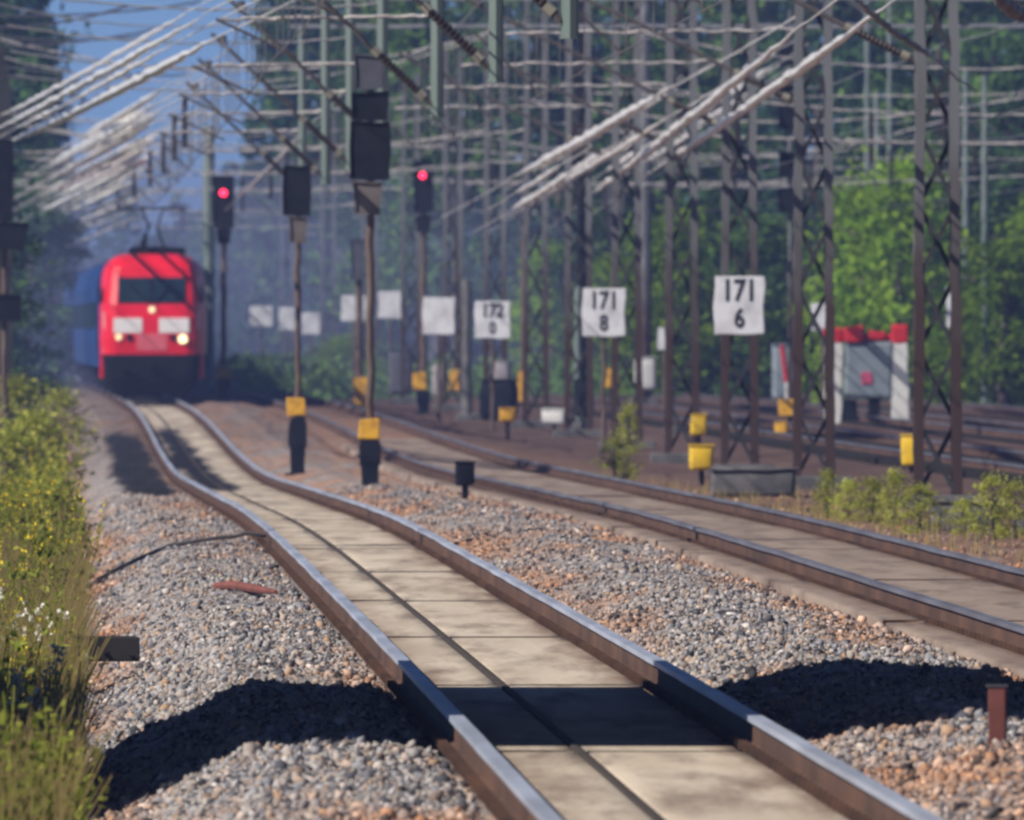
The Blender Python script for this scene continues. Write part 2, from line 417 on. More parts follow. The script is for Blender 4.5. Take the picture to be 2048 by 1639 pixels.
def stones():
    zones = [(-2.85, -.86, 77, 105, 540), (-2.85, -.86, 105, 150, 320), (-2.85, -.86, 150, 300, 95), (.88, 3.05, 77, 105, 540), (.88, 3.05, 105, 150, 320), (.88, 3.05, 150, 300, 95),
             (5.5, 8.2, 170, 300, 14)]
    uu, dd, sz = [], [], []
    for u0, u1, d0, d1, den in zones:
        n = int((u1 - u0) * (d1 - d0) * den)
        uu.append(rng.uniform(u0, u1, n)); dd.append(rng.uniform(d0, d1, n)); sz.append(rng.lognormal(math.log(.0112), .45, n))
    u = np.concatenate(uu); d = np.concatenate(dd); r = np.clip(np.concatenate(sz), .005, .034)
    n = len(u)
    base, f = icosa()
    q = rng.normal(size=(n, 4)); q /= np.linalg.norm(q, axis=1)[:, None]
    w, x, y, z = q.T
    R = np.stack([np.stack([1 - 2 * (y*y + z*z), 2 * (x*y - z*w), 2 * (x*z + y*w)], -1), np.stack([2 * (x*y + z*w), 1 - 2 * (x*x + z*z), 2 * (y*z - x*w)], -1),
                  np.stack([2 * (x*z - y*w), 2 * (y*z + x*w), 1 - 2 * (x*x + y*y)], -1)], 1)
    V = base[None] * rng.uniform(.5, 1.4, (n, 12, 1)) * rng.uniform(.6, 1.35, (n, 1, 3))
    V = np.einsum('nij,nkj->nki', R, V) * r[:, None, None]
    zz = gz(u, d) + r * rng.uniform(-.2, .8, n) + (vnoise(u * 3.1 + 7, d * .5) - .5) * .06
    V += np.stack([xc(d) + u, d, zz], -1)[:, None, :]
    FF = (f[None] + (np.arange(n) * 12)[:, None, None]).reshape(-1, 3)
    tone = np.repeat(np.clip(rng.beta(1.05, 1.15, n), 0, 1), 12)
    o = np_mesh('ballast_stones', V.reshape(-1, 3), FF, STONE, attrs={'tone': tone, 'painted_mirage': np.repeat(painted_mirage_of(u, d), 12), 'rust': np.repeat(rust_of(u, d), 12)})
    tag(o, 'loose grey and rusty brown ballast stones around the tracks', 'ballast', kind='stuff')


stones()


# ------------------------------------------------------------------ tracks
def rail_mesh(u0, d0, d1, step, name, parent, wob=.012, ph=0.0, head='rail_head'):
    prof = [(-.036, 0), (-.036, -.03), (-.01, -.045), (-.01, -.135), (-.07, -.15), (-.07, -.165), (.07, -.165), (.07, -.15), (.01, -.135), (.01, -.045), (.036, -.03), (.036, 0)]
    dd = np.concatenate([np.arange(d0, min(d1, 320), step), np.arange(max(320, d0), d1, step * 3)]) if d1 > 320 else np.arange(d0, d1, step)
    mb = MB(); n = len(prof)
    for i, d in enumerate(dd):
        wob_ = wob * min(1, max(.3, (d - 90) / 120)); wx = (mnoise.noise(Vector((d * .22, u0, ph))) + .5 * mnoise.noise(Vector((d * .6, u0, ph + 5)))) * wob_
        wz = mnoise.noise(Vector((d * .17, u0 + 9, ph))) * wob_ * .6
        zt = float(dip(u0, d)) + wz; x = float(xc(d)) + u0 + wx
        mb.v += [(x + a, d, zt + b) for a, b in prof]
        if i:
            for k in range(n):
                k2 = (k + 1) % n; a = (i - 1) * n
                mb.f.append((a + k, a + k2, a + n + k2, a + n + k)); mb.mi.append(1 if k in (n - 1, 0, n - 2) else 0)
    mb.f.append(tuple(range(n))); mb.mi.append(0)
    return mb.build(name, ['rail_steel', head], parent)


def slab_mesh(spans, top, d0, d1, joints, name, parent, m, thick=.07, gap=.45, jit=.008):
    V, Fc, ED = [], [], []; js = sorted([d0] + [j for j in joints if d0 < j < d1] + [d1])
    for a, b in zip(js[:-1], js[1:]):
        for (u0, u1) in spans:
            n = max(1, int((b - a) / 2.5)); g = gap * random.uniform(.6, 1.3); dd = np.linspace(a + g / 2, b - g / 2, n + 1)
            jz = random.uniform(-jit, jit); ju = random.uniform(-.006, .006); w = u1 - u0
            k = max(2, int(w / .09)); cols = [(u0, -thick), (u0, -.008)] + [(u0 + .012 + (w - .024) * i / k, 0) for i in range(k + 1)] + [(u1, -.008), (u1, -thick)]
            c = len(cols); base = len(V)
            for d in dd:
                zt = float(dip((u0 + u1) / 2, d)) + top + jz; x = float(xc(d)) + ju
                for (uu, zz) in cols: V.append((x + uu, d, zt + zz)); ED.append((uu, d))
            for i in range(n):
                q = base + i * c
                for j in range(c - 1): Fc.append((q + j, q + j + 1, q + j + 1 + c, q + j + c))
            for q in (base, base + n * c):                      # end faces
                Fc.append((q, q + 1, q + c - 2, q + c - 1)); Fc.append((q + 1, q + 2, q + c - 3, q + c - 2))
    ED = np.array(ED); uc = ED[:, 0] - (4.3 if spans[0][0] > 2 else 0)
    edge = np.clip((np.abs(np.abs(uc) - .7535) < .36) * (1 - (np.abs(np.abs(uc) - .7535) - .1) / .26), 0, 1)
    return np_mesh(name, np.array(V), np.array(Fc), m, parent, {'edge': edge, 'painted_mirage': painted_mirage_of(ED[:, 0], ED[:, 1])})


t1 = thing('railway_track', 'nearest track with shiny rails and pale concrete slabs, running under the red locomotive', 'railway track', gpt(0, 80))
joints1 = [61.5 + 19.1 * k for k in range(40)]
def fix(o, root):                       # meshes are written in world metres: undo the parent's transform
    o.matrix_parent_inverse = (Matrix.Translation(root.location) @ root.rotation_euler.to_matrix().to_4x4()).inverted(); return o
for s_ in (-1, 1): fix(rail_mesh(s_ * .7535, 30, 1250, 1.0, 'rail', t1, ph=s_), t1)
fix(slab_mesh([(-.66, -.178), (-.122, .66)], -.158, 30, 760, joints1, 'concrete_slab', t1, 'slab', gap=.55, jit=.002), t1)
fix(slab_mesh([(-.177, -.123)], -.150, 30, 330, [], 'joint_filler', t1, 'joint', jit=0), t1)
fix(slab_mesh([(-.66, .66)], -.166, 30, 760, [], 'slab_bed', t1, 'joint', .03, jit=0), t1)
mb = MB()
for i, d in enumerate(np.arange(66, 700, .65)):        # rail clips on the outer and inner foot
    for s_ in (-1, 1):
        for e in (-1, 1):
            p = Vector((float(xc(d)) + s_ * .7535 + e * .075, d, float(dip(0, d)) - .14)); mb.box(p, (.05, .11, .045))
fix(mb.build('rail_clip', 'rail_steel', t1), t1)['kind'] = 'stuff'
t2 = thing('railway_track', 'second track beyond the gravel hump, with dull rails and brownish concrete', 'railway track', gpt(4.3, 150))
for s_ in (-1, 1): fix(rail_mesh(4.3 + s_ * .7535, 40, 1100, 1.0, 'rail', t2, .015, ph=s_ + 3, head='rail_dull'), t2)
fix(slab_mesh([(3.12, 3.42), (3.68, 4.92), (5.18, 5.48)], -.135, 40, 420, [48 + 24 * k for k in range(20)], 'concrete_slab', t2, 'slab_dark', .11), t2)
mb = MB()
for i, d in enumerate(np.arange(100, 420, .65)):
    for s_ in (-1, 1):
        for e in (-1, 1): mb.box((float(xc(d)) + 4.3 + s_ * .7535 + e * .075, d, float(dip(4.3, d)) - .14), (.05, .11, .045))
fix(mb.build('rail_clip', 'rail_steel', t2), t2)['kind'] = 'stuff'
yl = ['first rusty yard track behind the lattice gantry legs', 'middle rusty yard track behind the lattice gantry legs', 'farthest rusty yard track, passing the red topped buffer stop']
for k, u0 in enumerate((12.3, 16.8, 21.4)):
    t = thing('railway_track', yl[k], 'railway track', gpt(u0, 300), group='rusty tracks of the yard')
    for s_ in (-1, 1): fix(rail_mesh(u0 + s_ * .7535, 100, 640, 2.0, 'rail', t, .015, ph=k, head='rail_dull'), t)
    mb = MB()
    for d in np.arange(102, 640, .7): mb.box((float(xc(d)) + u0, d, -.2 + float(dip(u0, d))), (2.5, .24, .12))
    fix(mb.build('sleeper', 'dark_wood', t), t)['kind'] = 'stuff'

# ------------------------------------------------------------------ overhead line gantries
STN = [196, 229, 262, 304, 337, 368, 404, 442, 482, 525, 575, 630, 690, 760, 840]
BOOM = 8.25


def wob_line(a, b, n, amp, sag=0.0, ph=0.0):
    a, b = Vector(a), Vector(b); out = []
    for i in range(n + 1):
        t = i / n; p = a.lerp(b, t); p.z -= sag * 4 * t * (1 - t)
        p += Vector((mnoise.noise(Vector((i * .9, ph, 1))), 0, mnoise.noise(Vector((i * .9, ph, 7))))) * amp
        out.append(p)
    return out


def lattice(mb_leg, mb_lace, w0, w1, h, dep, cx=0., bay=.95):
    for sx in (-1, 1):
        for sy in (-1, 1):
            mb_leg.bar((cx + sx * w0 / 2, sy * dep / 2, 0), (cx + sx * w1 / 2, sy * dep / 2, h), .145, .13)
    z, k = .25, 0
    while z + bay < h:
        wa = w0 + (w1 - w0) * z / h; wb = w0 + (w1 - w0) * (z + bay) / h
        s = 1 if k % 2 else -1
        mb_lace.bar((cx - s * wa / 2, -dep / 2 - .01, z), (cx + s * wb / 2, -dep / 2 - .01, z + bay), .10, .06)
        mb_lace.bar((cx + s * wa / 2, dep / 2 + .01, z), (cx - s * wb / 2, dep / 2 + .01, z + bay), .10, .06)
        for sx in (-1, 1):
            mb_lace.bar((cx + sx * (wa / 2 + .0), -s * dep / 2, z), (cx + sx * (wb / 2), s * dep / 2, z + bay), .045, .016)
        z += bay; k += 1


def insulator_on(parent, a, b):
    a, b = Vector(a), Vector(b); mb = MB(); n = 26; pts, rs = [], []
    for i in range(n + 1):
        pts.append(a.lerp(b, i / n)); rs.append(.06 if i % 2 else .042)
    mb.tube(pts, rs, 8); o = mb.build('insulator', 'insulator', parent)
    for p, q in ((a, a.lerp(b, .07)), (b, b.lerp(a, .07))):
        mb = MB(); mb.tube([p - (q - p), q], .06, 8); mb.build('insulator_cap', 'insulator_cap', parent)
    return o


def cantilever(root, foot, top_u, top_z, tube_z, tube_len, steady_z=5.62):
    foot = Vector(foot); top = Vector((top_u, 0, top_z)); d = (top - foot).normalized()
    mb = MB(); ia, ib = foot + d * .16, foot + d * .98
    mb.tube([foot, ia], .05, 6); mb.tube([ib, top + d * .25], .036, 6)
    # stay from the post down to the top of the diagonal
    c = mb.build('cantilever', 'cantilever_tube', root)
    insulator_on(c, ia, ib)
    mb = MB(); a = Vector((foot.x, 0, tube_z)); b = Vector((foot.x - tube_len, 0, tube_z - .06))
    n = 24; pts = [a.lerp(b, i / n) + Vector((0, 0, (random.random() - .5) * .045)) for i in range(n + 1)]
    mb.tube(pts, .026, 6)
    tb = mb.build('registration_tube', 'tube_bright', root)
    mb = MB(); mb.tube([Vector((top_u - .75, 0, tube_z - .05)), Vector((top_u + .3, 0, steady_z))], .02, 5)
    mb.build('steady_arm', 'cantilever_tube', root)
    mb = MB(); mb.tube([Vector((top_u, 0, top_z - .05)), Vector((top_u, 0, top_z + .14))], .06, 6); mb.build('wire_clamp', 'cantilever_tube', root)


def gantry(far=False):
    r = thing('overhead_line_gantry', 'x', 'gantry', (0, 0, 0), 0, 'steel gantries carrying the overhead line')
    for cx, h, w in ((8.7, 10.4, .5), (-4.25, 9.2, .44)):
        zb = float(np.interp(cx, _pu, _pz))
        leg, lace = MB(), MB(); lattice(leg, lace, w, w * .82, h, .3, cx)
        for b in (leg, lace): b.v = [(x, y, z + zb - .05) for x, y, z in b.v]
        lo = leg.build('lattice_mast', 'mast_steel' if cx > 0 else 'lacing', r); lace.build('lacing', 'lacing', lo)
        f = MB(); f.cbox((cx, 0, zb + .03), (1.15, 1.4, .34), .03); f.build('foundation', 'concrete', r)
    m = MB(); rh = MB(); rh.tube([(26.2, 0, -.5), (26.2, 0, 10.2)], [.13, .1], 8); rh.build('tubular_mast', 'pale_green', r)
    bm, bl = MB(), MB()
    for sy in (-1, 1):
        bm.bar((1.9, sy * .22, BOOM), (26.4, sy * .22, BOOM), .06, .06); bm.bar((1.9, sy * .22, BOOM + .55), (26.4, sy * .22, BOOM + .55), .05, .05)
    k = 0; x = 1.95
    while x < 26:
        for sy in (-1, 1):
            bl.bar((x, sy * .265, BOOM + (.02 if k % 2 else .53)), (x + .9, sy * .265, BOOM + (.53 if k % 2 else .02)), .04, .014)
        x += .9; k += 1
    for zz, sg, q in () if far else ((BOOM + .3, .35, 1), (BOOM - 1.1, .22, 2)):
        m = MB(); m.tube(wob_line((-4.2, 0, zz + .2), (2.1, 0, zz - .1), 24, .03, sg, q * 7.7), .017, 5); m.build('span_wire', 'galv', r)
    if far:
        for q, (a, b, z0, z1, sg) in enumerate(((-4.2, 8.7, 6.3, 6.35, .15), (-4.2, 8.7, 7.35, 7.3, .3), (-4.2, 8.7, 8.9, 9.0, .55), (8.7, 26.2, 6.4, 6.5, .2), (8.7, 26.2, 7.5, 7.4, .4), (8.7, 26.2, 9.0, 9.2, .8))):
            if random.random() < .3: continue
            dz = random.uniform(-.7, .7); m = MB(); m.tube(wob_line((a, 0, z0 + dz + random.uniform(-.45, .45)), (b, 0, z1 + dz + random.uniform(-.45, .45)), 44, .05, sg * random.uniform(.4, 2.2), random.uniform(0, 500)), random.uniform(.014, .028), 5); m.build('span_wire', 'tube_bright', r)
        for q, u in enumerate((0, 4.3, 12.2, 16.8, 21.3)):
            m = MB(); m.tube([(u, 0, 7.2), (u, 0, 6.1)], .06, 6); m.build('insulator', 'insulator', r)
            m = MB(); m.tube([(u - .5, 0, 6.2), (u + .1, 0, 5.6)], .022, 5); m.build('steady_arm', 'cantilever_tube', r)
        return r
    bo = bm.build('boom', 'galv', r); bl.build('lacing', 'lacing', bo)
    for u, low in ((2.15, 4.85),):
        p = MB(); p.tube([(u, 0, BOOM - .02), (u, 0, low)], .085, 8); p.tube([(u, 0, low), (u, 0, low - .03)], .1, 8)
        p.build('drop_post', 'pale_green', r)
    cantilever(r, (2.06, 0, 5.0), 0.0, 6.95, 6.15, 2.75)
    cantilever(r, (8.42, 0, 5.55), 4.3, 7.6, 6.65, 4.4)
    return r


GA = ['nearest steel gantry, only its hanging green posts in view at the top edge', 'second steel gantry, hanging green post ending in an insulator at top centre',
      'tall lattice gantry leg at far right standing on the pale concrete block among weeds', 'lattice gantry leg just left of the red topped buffer stop',
      'lattice gantry leg carrying the readable white 171 6 board', 'lattice gantry leg standing left of the 171 6 board, beside two yellow boxes']
ORD = ['seventh', 'eighth', 'ninth', 'tenth', 'eleventh', 'twelfth', 'thirteenth', 'fourteenth', 'fifteenth']
g0 = gantry(); GANTRIES = []
for i, d in enumerate(STN):
    o = (g0 if i == 0 else copy_tree(g0)) if i < 7 else gantry(True)
    o.location = (float(xc(d)), d, float(dip(4, d)) * .6)
    o['label'] = GA[i] if i < len(GA) else f'{ORD[i - 6]} steel gantry counted from the camera, wires spanning above all tracks'
    GANTRIES.append(o)


# ------------------------------------------------------------------ catenary wires (one thing per track)
CW = ['overhead wires above the locomotive track, copper contact wire with messenger', 'overhead wires above the second track, between the hanging posts and lattice legs',
      'overhead wires of the first yard track', 'overhead wires of the middle yard track', 'overhead wires of the farthest yard track']
for k, (u0, mz) in enumerate(((0, 7.0), (4.3, 7.65), (12.2, 7.0), (16.8, 7.0), (21.3, 7.0))):
    th = thing('overhead_catenary', CW[k], 'overhead wires', (0, 0, 0), 0, 'overhead contact lines, one above each track')
    cw, ms = MB(), MB(); drops = []; sg = .35 if k < 1 else .12
    for i in range(len(STN) - 1):
        d0, d1 = STN[i], STN[i + 1]; st = .03 if i % 2 else -.03
        z0, z1 = float(dip(4, d0)) * .6, float(dip(4, d1)) * .6
        A = Vector((float(xc(d0)) + u0 + st, d0, 5.55 + z0)); B = Vector((float(xc(d1)) + u0 - st, d1, 5.55 + z1))
        A2 = Vector((float(xc(d0)) + u0, d0, mz + z0)); B2 = Vector((float(xc(d1)) + u0, d1, mz + z1))
        cw.tube(wob_line(A, B, 16, .012, .02, i + k * 20), .011, 5, cap=False)
        m_ = wob_line(A2, B2, 16, .012, sg, i + k * 20 + 9); ms.tube(m_, .011, 5, cap=False)
        for t in (.18, .34, .5, .66, .82):
            p = A2.lerp(B2, t); p.z -= sg * 4 * t * (1 - t); q = A.lerp(B, t); drops.append((p, q))
    cw.build('contact_wire', 'wire_dark', th); ms.build('messenger_wire', 'galv', th)
    if k < 2:
        for p, q in drops:
            mb = MB(); mb.tube([p, q], .008, 4, cap=False); mb.build('dropper', 'wire_dark', th)

# feeder / anchor cables that leave the track line: whitened and thickened to imitate streaks of sun glint
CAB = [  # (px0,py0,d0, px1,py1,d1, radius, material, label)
    (436, 74, 283, 18, 284, 402, .075, 'wire_glint', 'thickest glint white cable slanting down from top left hardware, brightest streak'),
    (408, 30, 283, -14, 262, 402, .05, 'wire_glint', 'glint white cable just above the brightest streak at upper left'),
    (396, 12, 290, -14, 240, 410, .035, 'wire_glint', 'upper thin cable of the pair slanting to the left edge'),
    (352, 84, 300, 20, 262, 415, .035, 'wire_glint', 'thin cable squeezed between the two brightest streaks at upper left'),
    (1800, -8, 212, 1290, 352, 440, .06, 'wire_glint', 'longest bright cable slanting across the right lattice legs'),
    (1618, 40, 228, 1170, 398, 470, .055, 'wire_glint', 'bright cable slanting between the dark box signal and the 171 6 leg'),
    (1346, 172, 330, 1030, 352, 430, .075, 'wire_glint', 'short glint white cable left of the black pole'),
    (1340, 232, 350, 1110, 372, 450, .05, 'wire_glint', 'dimmer cable below the short glint white one'),
    (1460, 170, 300, 1330, 268, 380, .055, 'wire_glint', 'short bright cable ending at the lattice leg left of the 171 6 board'),
    (1180, 330, 480, 1040, 420, 560, .08, 'wire_glint', 'low bright cable end just above the lime green trees'),
    (620, 250, 400, 470, 400, 560, .03, 'wire_glint', 'pale cable left of the black two box signal'),
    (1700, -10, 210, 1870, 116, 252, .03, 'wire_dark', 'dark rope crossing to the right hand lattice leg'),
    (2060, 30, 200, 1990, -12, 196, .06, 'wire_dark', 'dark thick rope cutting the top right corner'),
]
FAN = 'one of many glint white cables in the dense slanting fan above the locomotive'
for a in range(13):        # extra short cables added as glints right of centre
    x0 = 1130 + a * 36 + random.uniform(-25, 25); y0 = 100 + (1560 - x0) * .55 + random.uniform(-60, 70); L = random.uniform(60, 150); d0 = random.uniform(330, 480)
    CAB.append((x0, y0, d0, x0 - L, y0 + L * .62, d0 + 60, random.uniform(.03, .065), 'wire_glint', 'one of many short pale cables added as glints, slanting left of the 171 6 leg'))
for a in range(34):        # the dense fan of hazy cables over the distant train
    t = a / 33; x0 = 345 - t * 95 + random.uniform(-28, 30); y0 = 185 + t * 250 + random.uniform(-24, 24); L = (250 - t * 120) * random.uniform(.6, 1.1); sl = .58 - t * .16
    d0 = 420 + t * 330; CAB.append((x0, y0, d0, x0 - L, y0 + L * sl, d0 + 90, random.uniform(.03, .085), 'wire_glint', FAN))
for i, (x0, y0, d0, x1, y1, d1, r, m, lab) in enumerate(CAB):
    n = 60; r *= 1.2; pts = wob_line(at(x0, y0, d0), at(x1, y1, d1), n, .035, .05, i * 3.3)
    rs = [r * (.12 + .88 * min(1, 4.5 * min(j, n - j) / n)) * (1 + .55 * mnoise.noise(Vector((j * .7, i, 3)))) for j in range(n + 1)]  # thickness swells and tapers like a glint fading out
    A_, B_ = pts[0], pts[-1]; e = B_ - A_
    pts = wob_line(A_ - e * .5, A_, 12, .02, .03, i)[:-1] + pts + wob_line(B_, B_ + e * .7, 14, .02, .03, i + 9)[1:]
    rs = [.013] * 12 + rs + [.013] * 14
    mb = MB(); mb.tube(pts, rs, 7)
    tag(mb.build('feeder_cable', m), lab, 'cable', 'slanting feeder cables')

# left side cross-span wires
LW = [(-20, 56, 255, 12), (-20, 30, 400, 4), (-20, 92, 330, 55), (-20, 70, 300, 72), (-20, 130, 380, 150), (-20, 150, 300, 152)]
for i, (x0, y0, x1, y1) in enumerate(LW):
    d = 400 + 35 * i; mb = MB()
    mb.tube(wob_line(at(x0, y0, d), at(x1, y1, d + 12), 26, .02, .12, i + 60), .026, 6)
    tag(mb.build('cross_span_wire', 'galv'), f'{["uppermost sagging","nearly level uppermost","third","fourth","fifth","lowest"][i]} cross wire before the sky at upper left', 'wire', 'cross wires at upper left')


# ------------------------------------------------------------------ signals
def signal(px, d, foot_y, post_w, panels, band, label, lamp=None, base=None, post_top=None, post_m='post_brown'):
    """panels: (x0,x1,y0,y1,material,taper) in photo px at distance d"""
    s = F / d; f0 = at(px, foot_y, d); zg = float(gz(u_of(px, d), d)) - .08; f0.z = zg
    r = thing('railway_signal', label, 'signal', f0, 0, 'railway signals')
    def L(x, y): p = at(x, y, d); return p - f0
    zt = L(px, post_top if post_top is not None else min(p[2] for p in panels) + 10).z
    mb = MB(); mb.tube([(0, .1, 0), (0, .1, zt)], [post_w / s / 2, post_w / s / 2 * .85], 8); mb.build('post', post_m, r)
    for x0, x1, y0, y1, m, tp in panels:
        a, b = L(x0, y1), L(x1, y0); w, h = b.x - a.x, b.z - a.z; c = (a + b) / 2
        mb = MB(); dp = .22
        vs = [(c.x + sx * w / 2 * (tp if sz < 0 else 1), y - .12, c.z + sz * h / 2) for y in (-dp / 2, dp / 2) for sx, sz in ((-1, -1), (1, -1), (1, 1), (-1, 1))]
        mb.add(vs, [(0, 1, 2, 3), (7, 6, 5, 4), (0, 4, 5, 1), (1, 5, 6, 2), (2, 6, 7, 3), (3, 7, 4, 0)])
        t = .02   # rim round the board and back ribs
        mb.bar((c.x - w / 2 * tp, -.25, c.z - h / 2), (c.x - w / 2, -.25, c.z + h / 2), t, t); mb.bar((c.x + w / 2 * tp, -.25, c.z - h / 2), (c.x + w / 2, -.25, c.z + h / 2), t, t)
        mb.bar((c.x - w / 2, -.25, c.z + h / 2), (c.x + w / 2, -.25, c.z + h / 2), t, t); mb.bar((c.x - w / 2 * tp, -.25, c.z - h / 2), (c.x + w / 2 * tp, -.25, c.z - h / 2), t, t)
        mb.build('signal_board', m, r)
    if band:
        a, b = L(band[0], band[3]), L(band[1], band[2]); c = (a + b) / 2
        mb = MB(); mb.cbox((c.x, -.02, c.z), (b.x - a.x, .28, b.z - a.z), .02); mb.build('yellow_box', 'yellow', r)
    if base:
        mb = MB(); a, b = L(base[0], foot_y), L(base[1], base[2])
        h = b.z
        mb.box((0, .02, h / 2), ((b.x - a.x) * .8, .3, h), taper=1.1); mb.box((0, .02, h * .72), ((b.x - a.x), .34, h * .4)); mb.box((0, .02, .02), ((b.x - a.x) * 1.5, .7, .12))
        mb.build('signal_base', 'signal_black', r)
    if lamp:
        p = L(*lamp[:2]); mb = MB(); mb.tube([(p.x, -.26, p.z), (p.x, -.33, p.z)], lamp[2], 14); mb.build('red_light', 'red_lamp', r)
        mb = MB()
        n = 10; ang = [math.pi * k / n for k in range(n + 1)]
        vs = [(p.x + math.cos(t) * lamp[2] * 1.25, y, p.z + math.sin(t) * lamp[2] * 1.25) for y in (-.24, -.5) for t in ang]
        mb.add(vs, [(k, k + 1, n + 2 + k, n + 1 + k) for k in range(n)]); mb.build('hood', 'signal_black', r)
    return r


signal(740, 292, 948, 17, [(709, 766, 110, 178, 'signal_grey', .97), (703, 777, 186, 240, 'signal_black', .95), (701, 781, 246, 358, 'signal_black', .96), (706, 764, 364, 430, 'signal_plate', .84)],
       (718, 758, 838, 879), 'tallest black signal seen from behind, three boards, yellow box near its foot', base=(722, 762, 880))
signal(595, 352, 898, 13, [(567, 622, 333, 430, 'signal_black', .97), (578, 613, 434, 486, 'signal_plate', .9)], (575, 612, 795, 831),
       'black signal with one large board, standing between the locomotive and the tallest signal', base=(578, 612, 834))
signal(447, 590, 806, 12, [(428, 468, 352, 455, 'signal_black', 1), (434, 463, 458, 486, 'signal_black', .8)], (434, 460, 734, 757),
       'small signal showing a red light, immediately right of the locomotive', lamp=(447, 386, .095), base=(436, 460, 760))
signal(847, 560, 812, 13, [(829, 866, 322, 425, 'signal_black', 1), (832, 862, 432, 463, 'signal_black', .85)], (826, 852, 745, 779),
       'signal showing a red light, right of the tallest black signal', lamp=(845, 351, .082), base=(832, 858, 782))
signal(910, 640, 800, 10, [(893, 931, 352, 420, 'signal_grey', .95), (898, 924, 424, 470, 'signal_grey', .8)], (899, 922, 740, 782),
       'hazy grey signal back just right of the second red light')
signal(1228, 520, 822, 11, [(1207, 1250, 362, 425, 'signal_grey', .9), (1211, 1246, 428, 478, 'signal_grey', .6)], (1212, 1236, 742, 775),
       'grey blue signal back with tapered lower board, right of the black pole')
signal(1580, 470, 858, 9, [(1558, 1610, 82, 128, 'signal_black', .95), (1558, 1612, 172, 258, 'signal_black', .93), (1559, 1605, 304, 352, 'signal_black', 1), (1557, 1607, 377, 424, 'signal_black', .92)],
       (1558, 1592, 798, 832), 'signal with four stacked black boxes seen between the lattice legs', post_top=20, post_m='mast_steel')
signal(8, 396, 830, 14, [(-26, 26, 280, 440, 'signal_black', 1), (-40, 58, 446, 500, 'signal_black', .8), (-20, 44, 590, 640, 'signal_black', .9)], None,
       'large dark signal cut by the left edge of the picture')
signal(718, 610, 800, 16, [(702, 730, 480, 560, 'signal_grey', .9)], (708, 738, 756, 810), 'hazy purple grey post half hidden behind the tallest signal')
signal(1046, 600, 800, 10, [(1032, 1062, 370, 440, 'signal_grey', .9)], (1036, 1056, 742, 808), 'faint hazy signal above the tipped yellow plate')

# ------------------------------------------------------------------ kilometre boards
def text_part(txt, size, loc, parent, name='numerals', bold=.012):
    cu = bpy.data.curves.new(name, 'FONT'); cu.body = txt; cu.size = size; cu.align_x = 'CENTER'; cu.align_y = 'CENTER'; cu.extrude = .003; cu.offset = bold
    tmp = bpy.data.objects.new(name, cu); COL.objects.link(tmp)
    bpy.context.view_layer.update()
    me = bpy.data.meshes.new_from_object(tmp.evaluated_get(bpy.context.evaluated_depsgraph_get()))
    bpy.data.objects.remove(tmp); me.materials.clear(); me.materials.append(MATS['sign_ink'])
    o = bpy.data.objects.new(name, me); link(o, parent); o.location = loc; o.rotation_euler = (math.pi / 2, 0, 0); o.scale = (.78, 1, 1); return o


def board(x0, x1, y0, y1, d, label, top=None, low=None, post=True):
    a, b = at(x0, y1, d), at(x1, y0, d); c = (a + b) / 2; w, h = b.x - a.x, b.z - a.z
    zg = float(gz(u_of((x0 + x1) / 2, d), d)) - .1
    r = thing('kilometre_board', label, 'sign', (c.x, d, zg), 0, 'white kilometre boards')
    z = c.z - zg
    mb = MB(); mb.cbox((0, 0, z), (w, .03, h), .012); mb.build('board', 'sign_white', r)
    mb = MB()
    if post: mb.tube([(0, .06, 0), (0, .06, z + h * .4)], .045, 8)
    else: mb.box((0, .1, z + h * .25), (w * .8, .17, .06)); mb.box((0, .1, z - h * .25), (w * .8, .17, .06))
    mb.build('post' if post else 'bracket', 'post_brown', r)
    if top: text_part(top, h * .53, (0, -.022, z + h * .245), r)
    if low: text_part(low, h * .47, (0, -.022, z - h * .235), r)


board(1429, 1528, 553, 668, 336.2, 'white board reading 171 and 6 on a lattice leg', '171', '6', False)
board(1165, 1250, 578, 672, 398, 'white board with blurred 171 and 8 beside the pale green pole', '171', '8')
board(950, 1020, 603, 676, 472, 'dim bluish white board with blurred dark figures, left of the pale green pole', '172', '0')
board(846, 909, 596, 668, 506, 'blank looking white board below the second red signal light')
board(757, 804, 582, 636, 640, 'small white board just right of the tallest signal post')
board(683, 732, 590, 642, 650, 'small white board just left of the tallest signal post')
board(500, 545, 612, 652, 720, 'faint white board farthest left beside the one board signal')
board(558, 590, 615, 660, 720, 'faint white board immediately left of the one board signal post')
board(604, 640, 625, 668, 720, 'faint white board immediately right of the one board signal post')
board(1623, 1668, 606, 662, 500, 'white rounded board seen through the lattice leg by the buffer stop')
board(1892, 1919, 576, 655, 470, 'narrow white board seen through the far right lattice leg')
board(1316, 1342, 655, 700, 540, 'small white board low behind the leg with the yellow boxes')

# ------------------------------------------------------------------ poles
def pole(px, d, foot_y, top_y, w, m, name, label, arms=()):
    s = F / d; zg = float(gz(u_of(px, d), d)) - .1; p = at(px, foot_y, d)
    r = thing(name, label, 'pole', (p.x, d, zg), 0)
    zt = at(px, top_y, d).z - zg; mb = MB(); n = 14
    mb.tube([(0, 0, zt * i / n) for i in range(n + 1)], [w / s / 2 * (1.08 - .16 * i / n) for i in range(n + 1)], 9)
    mb.build('shaft', m, r)
    for (dx, y, ww, hh, mm) in arms:
        mb = MB(); mb.cbox((dx / s, -.06, at(px, y, d).z - zg), (ww / s, .4, hh / s), .03); mb.build('fitting', mm, r)
    mb = MB(); mb.cbox((0, 0, .12), (w / s * 2.2, w / s * 2.2, .3), .03); mb.build('foot_block', 'concrete', r)


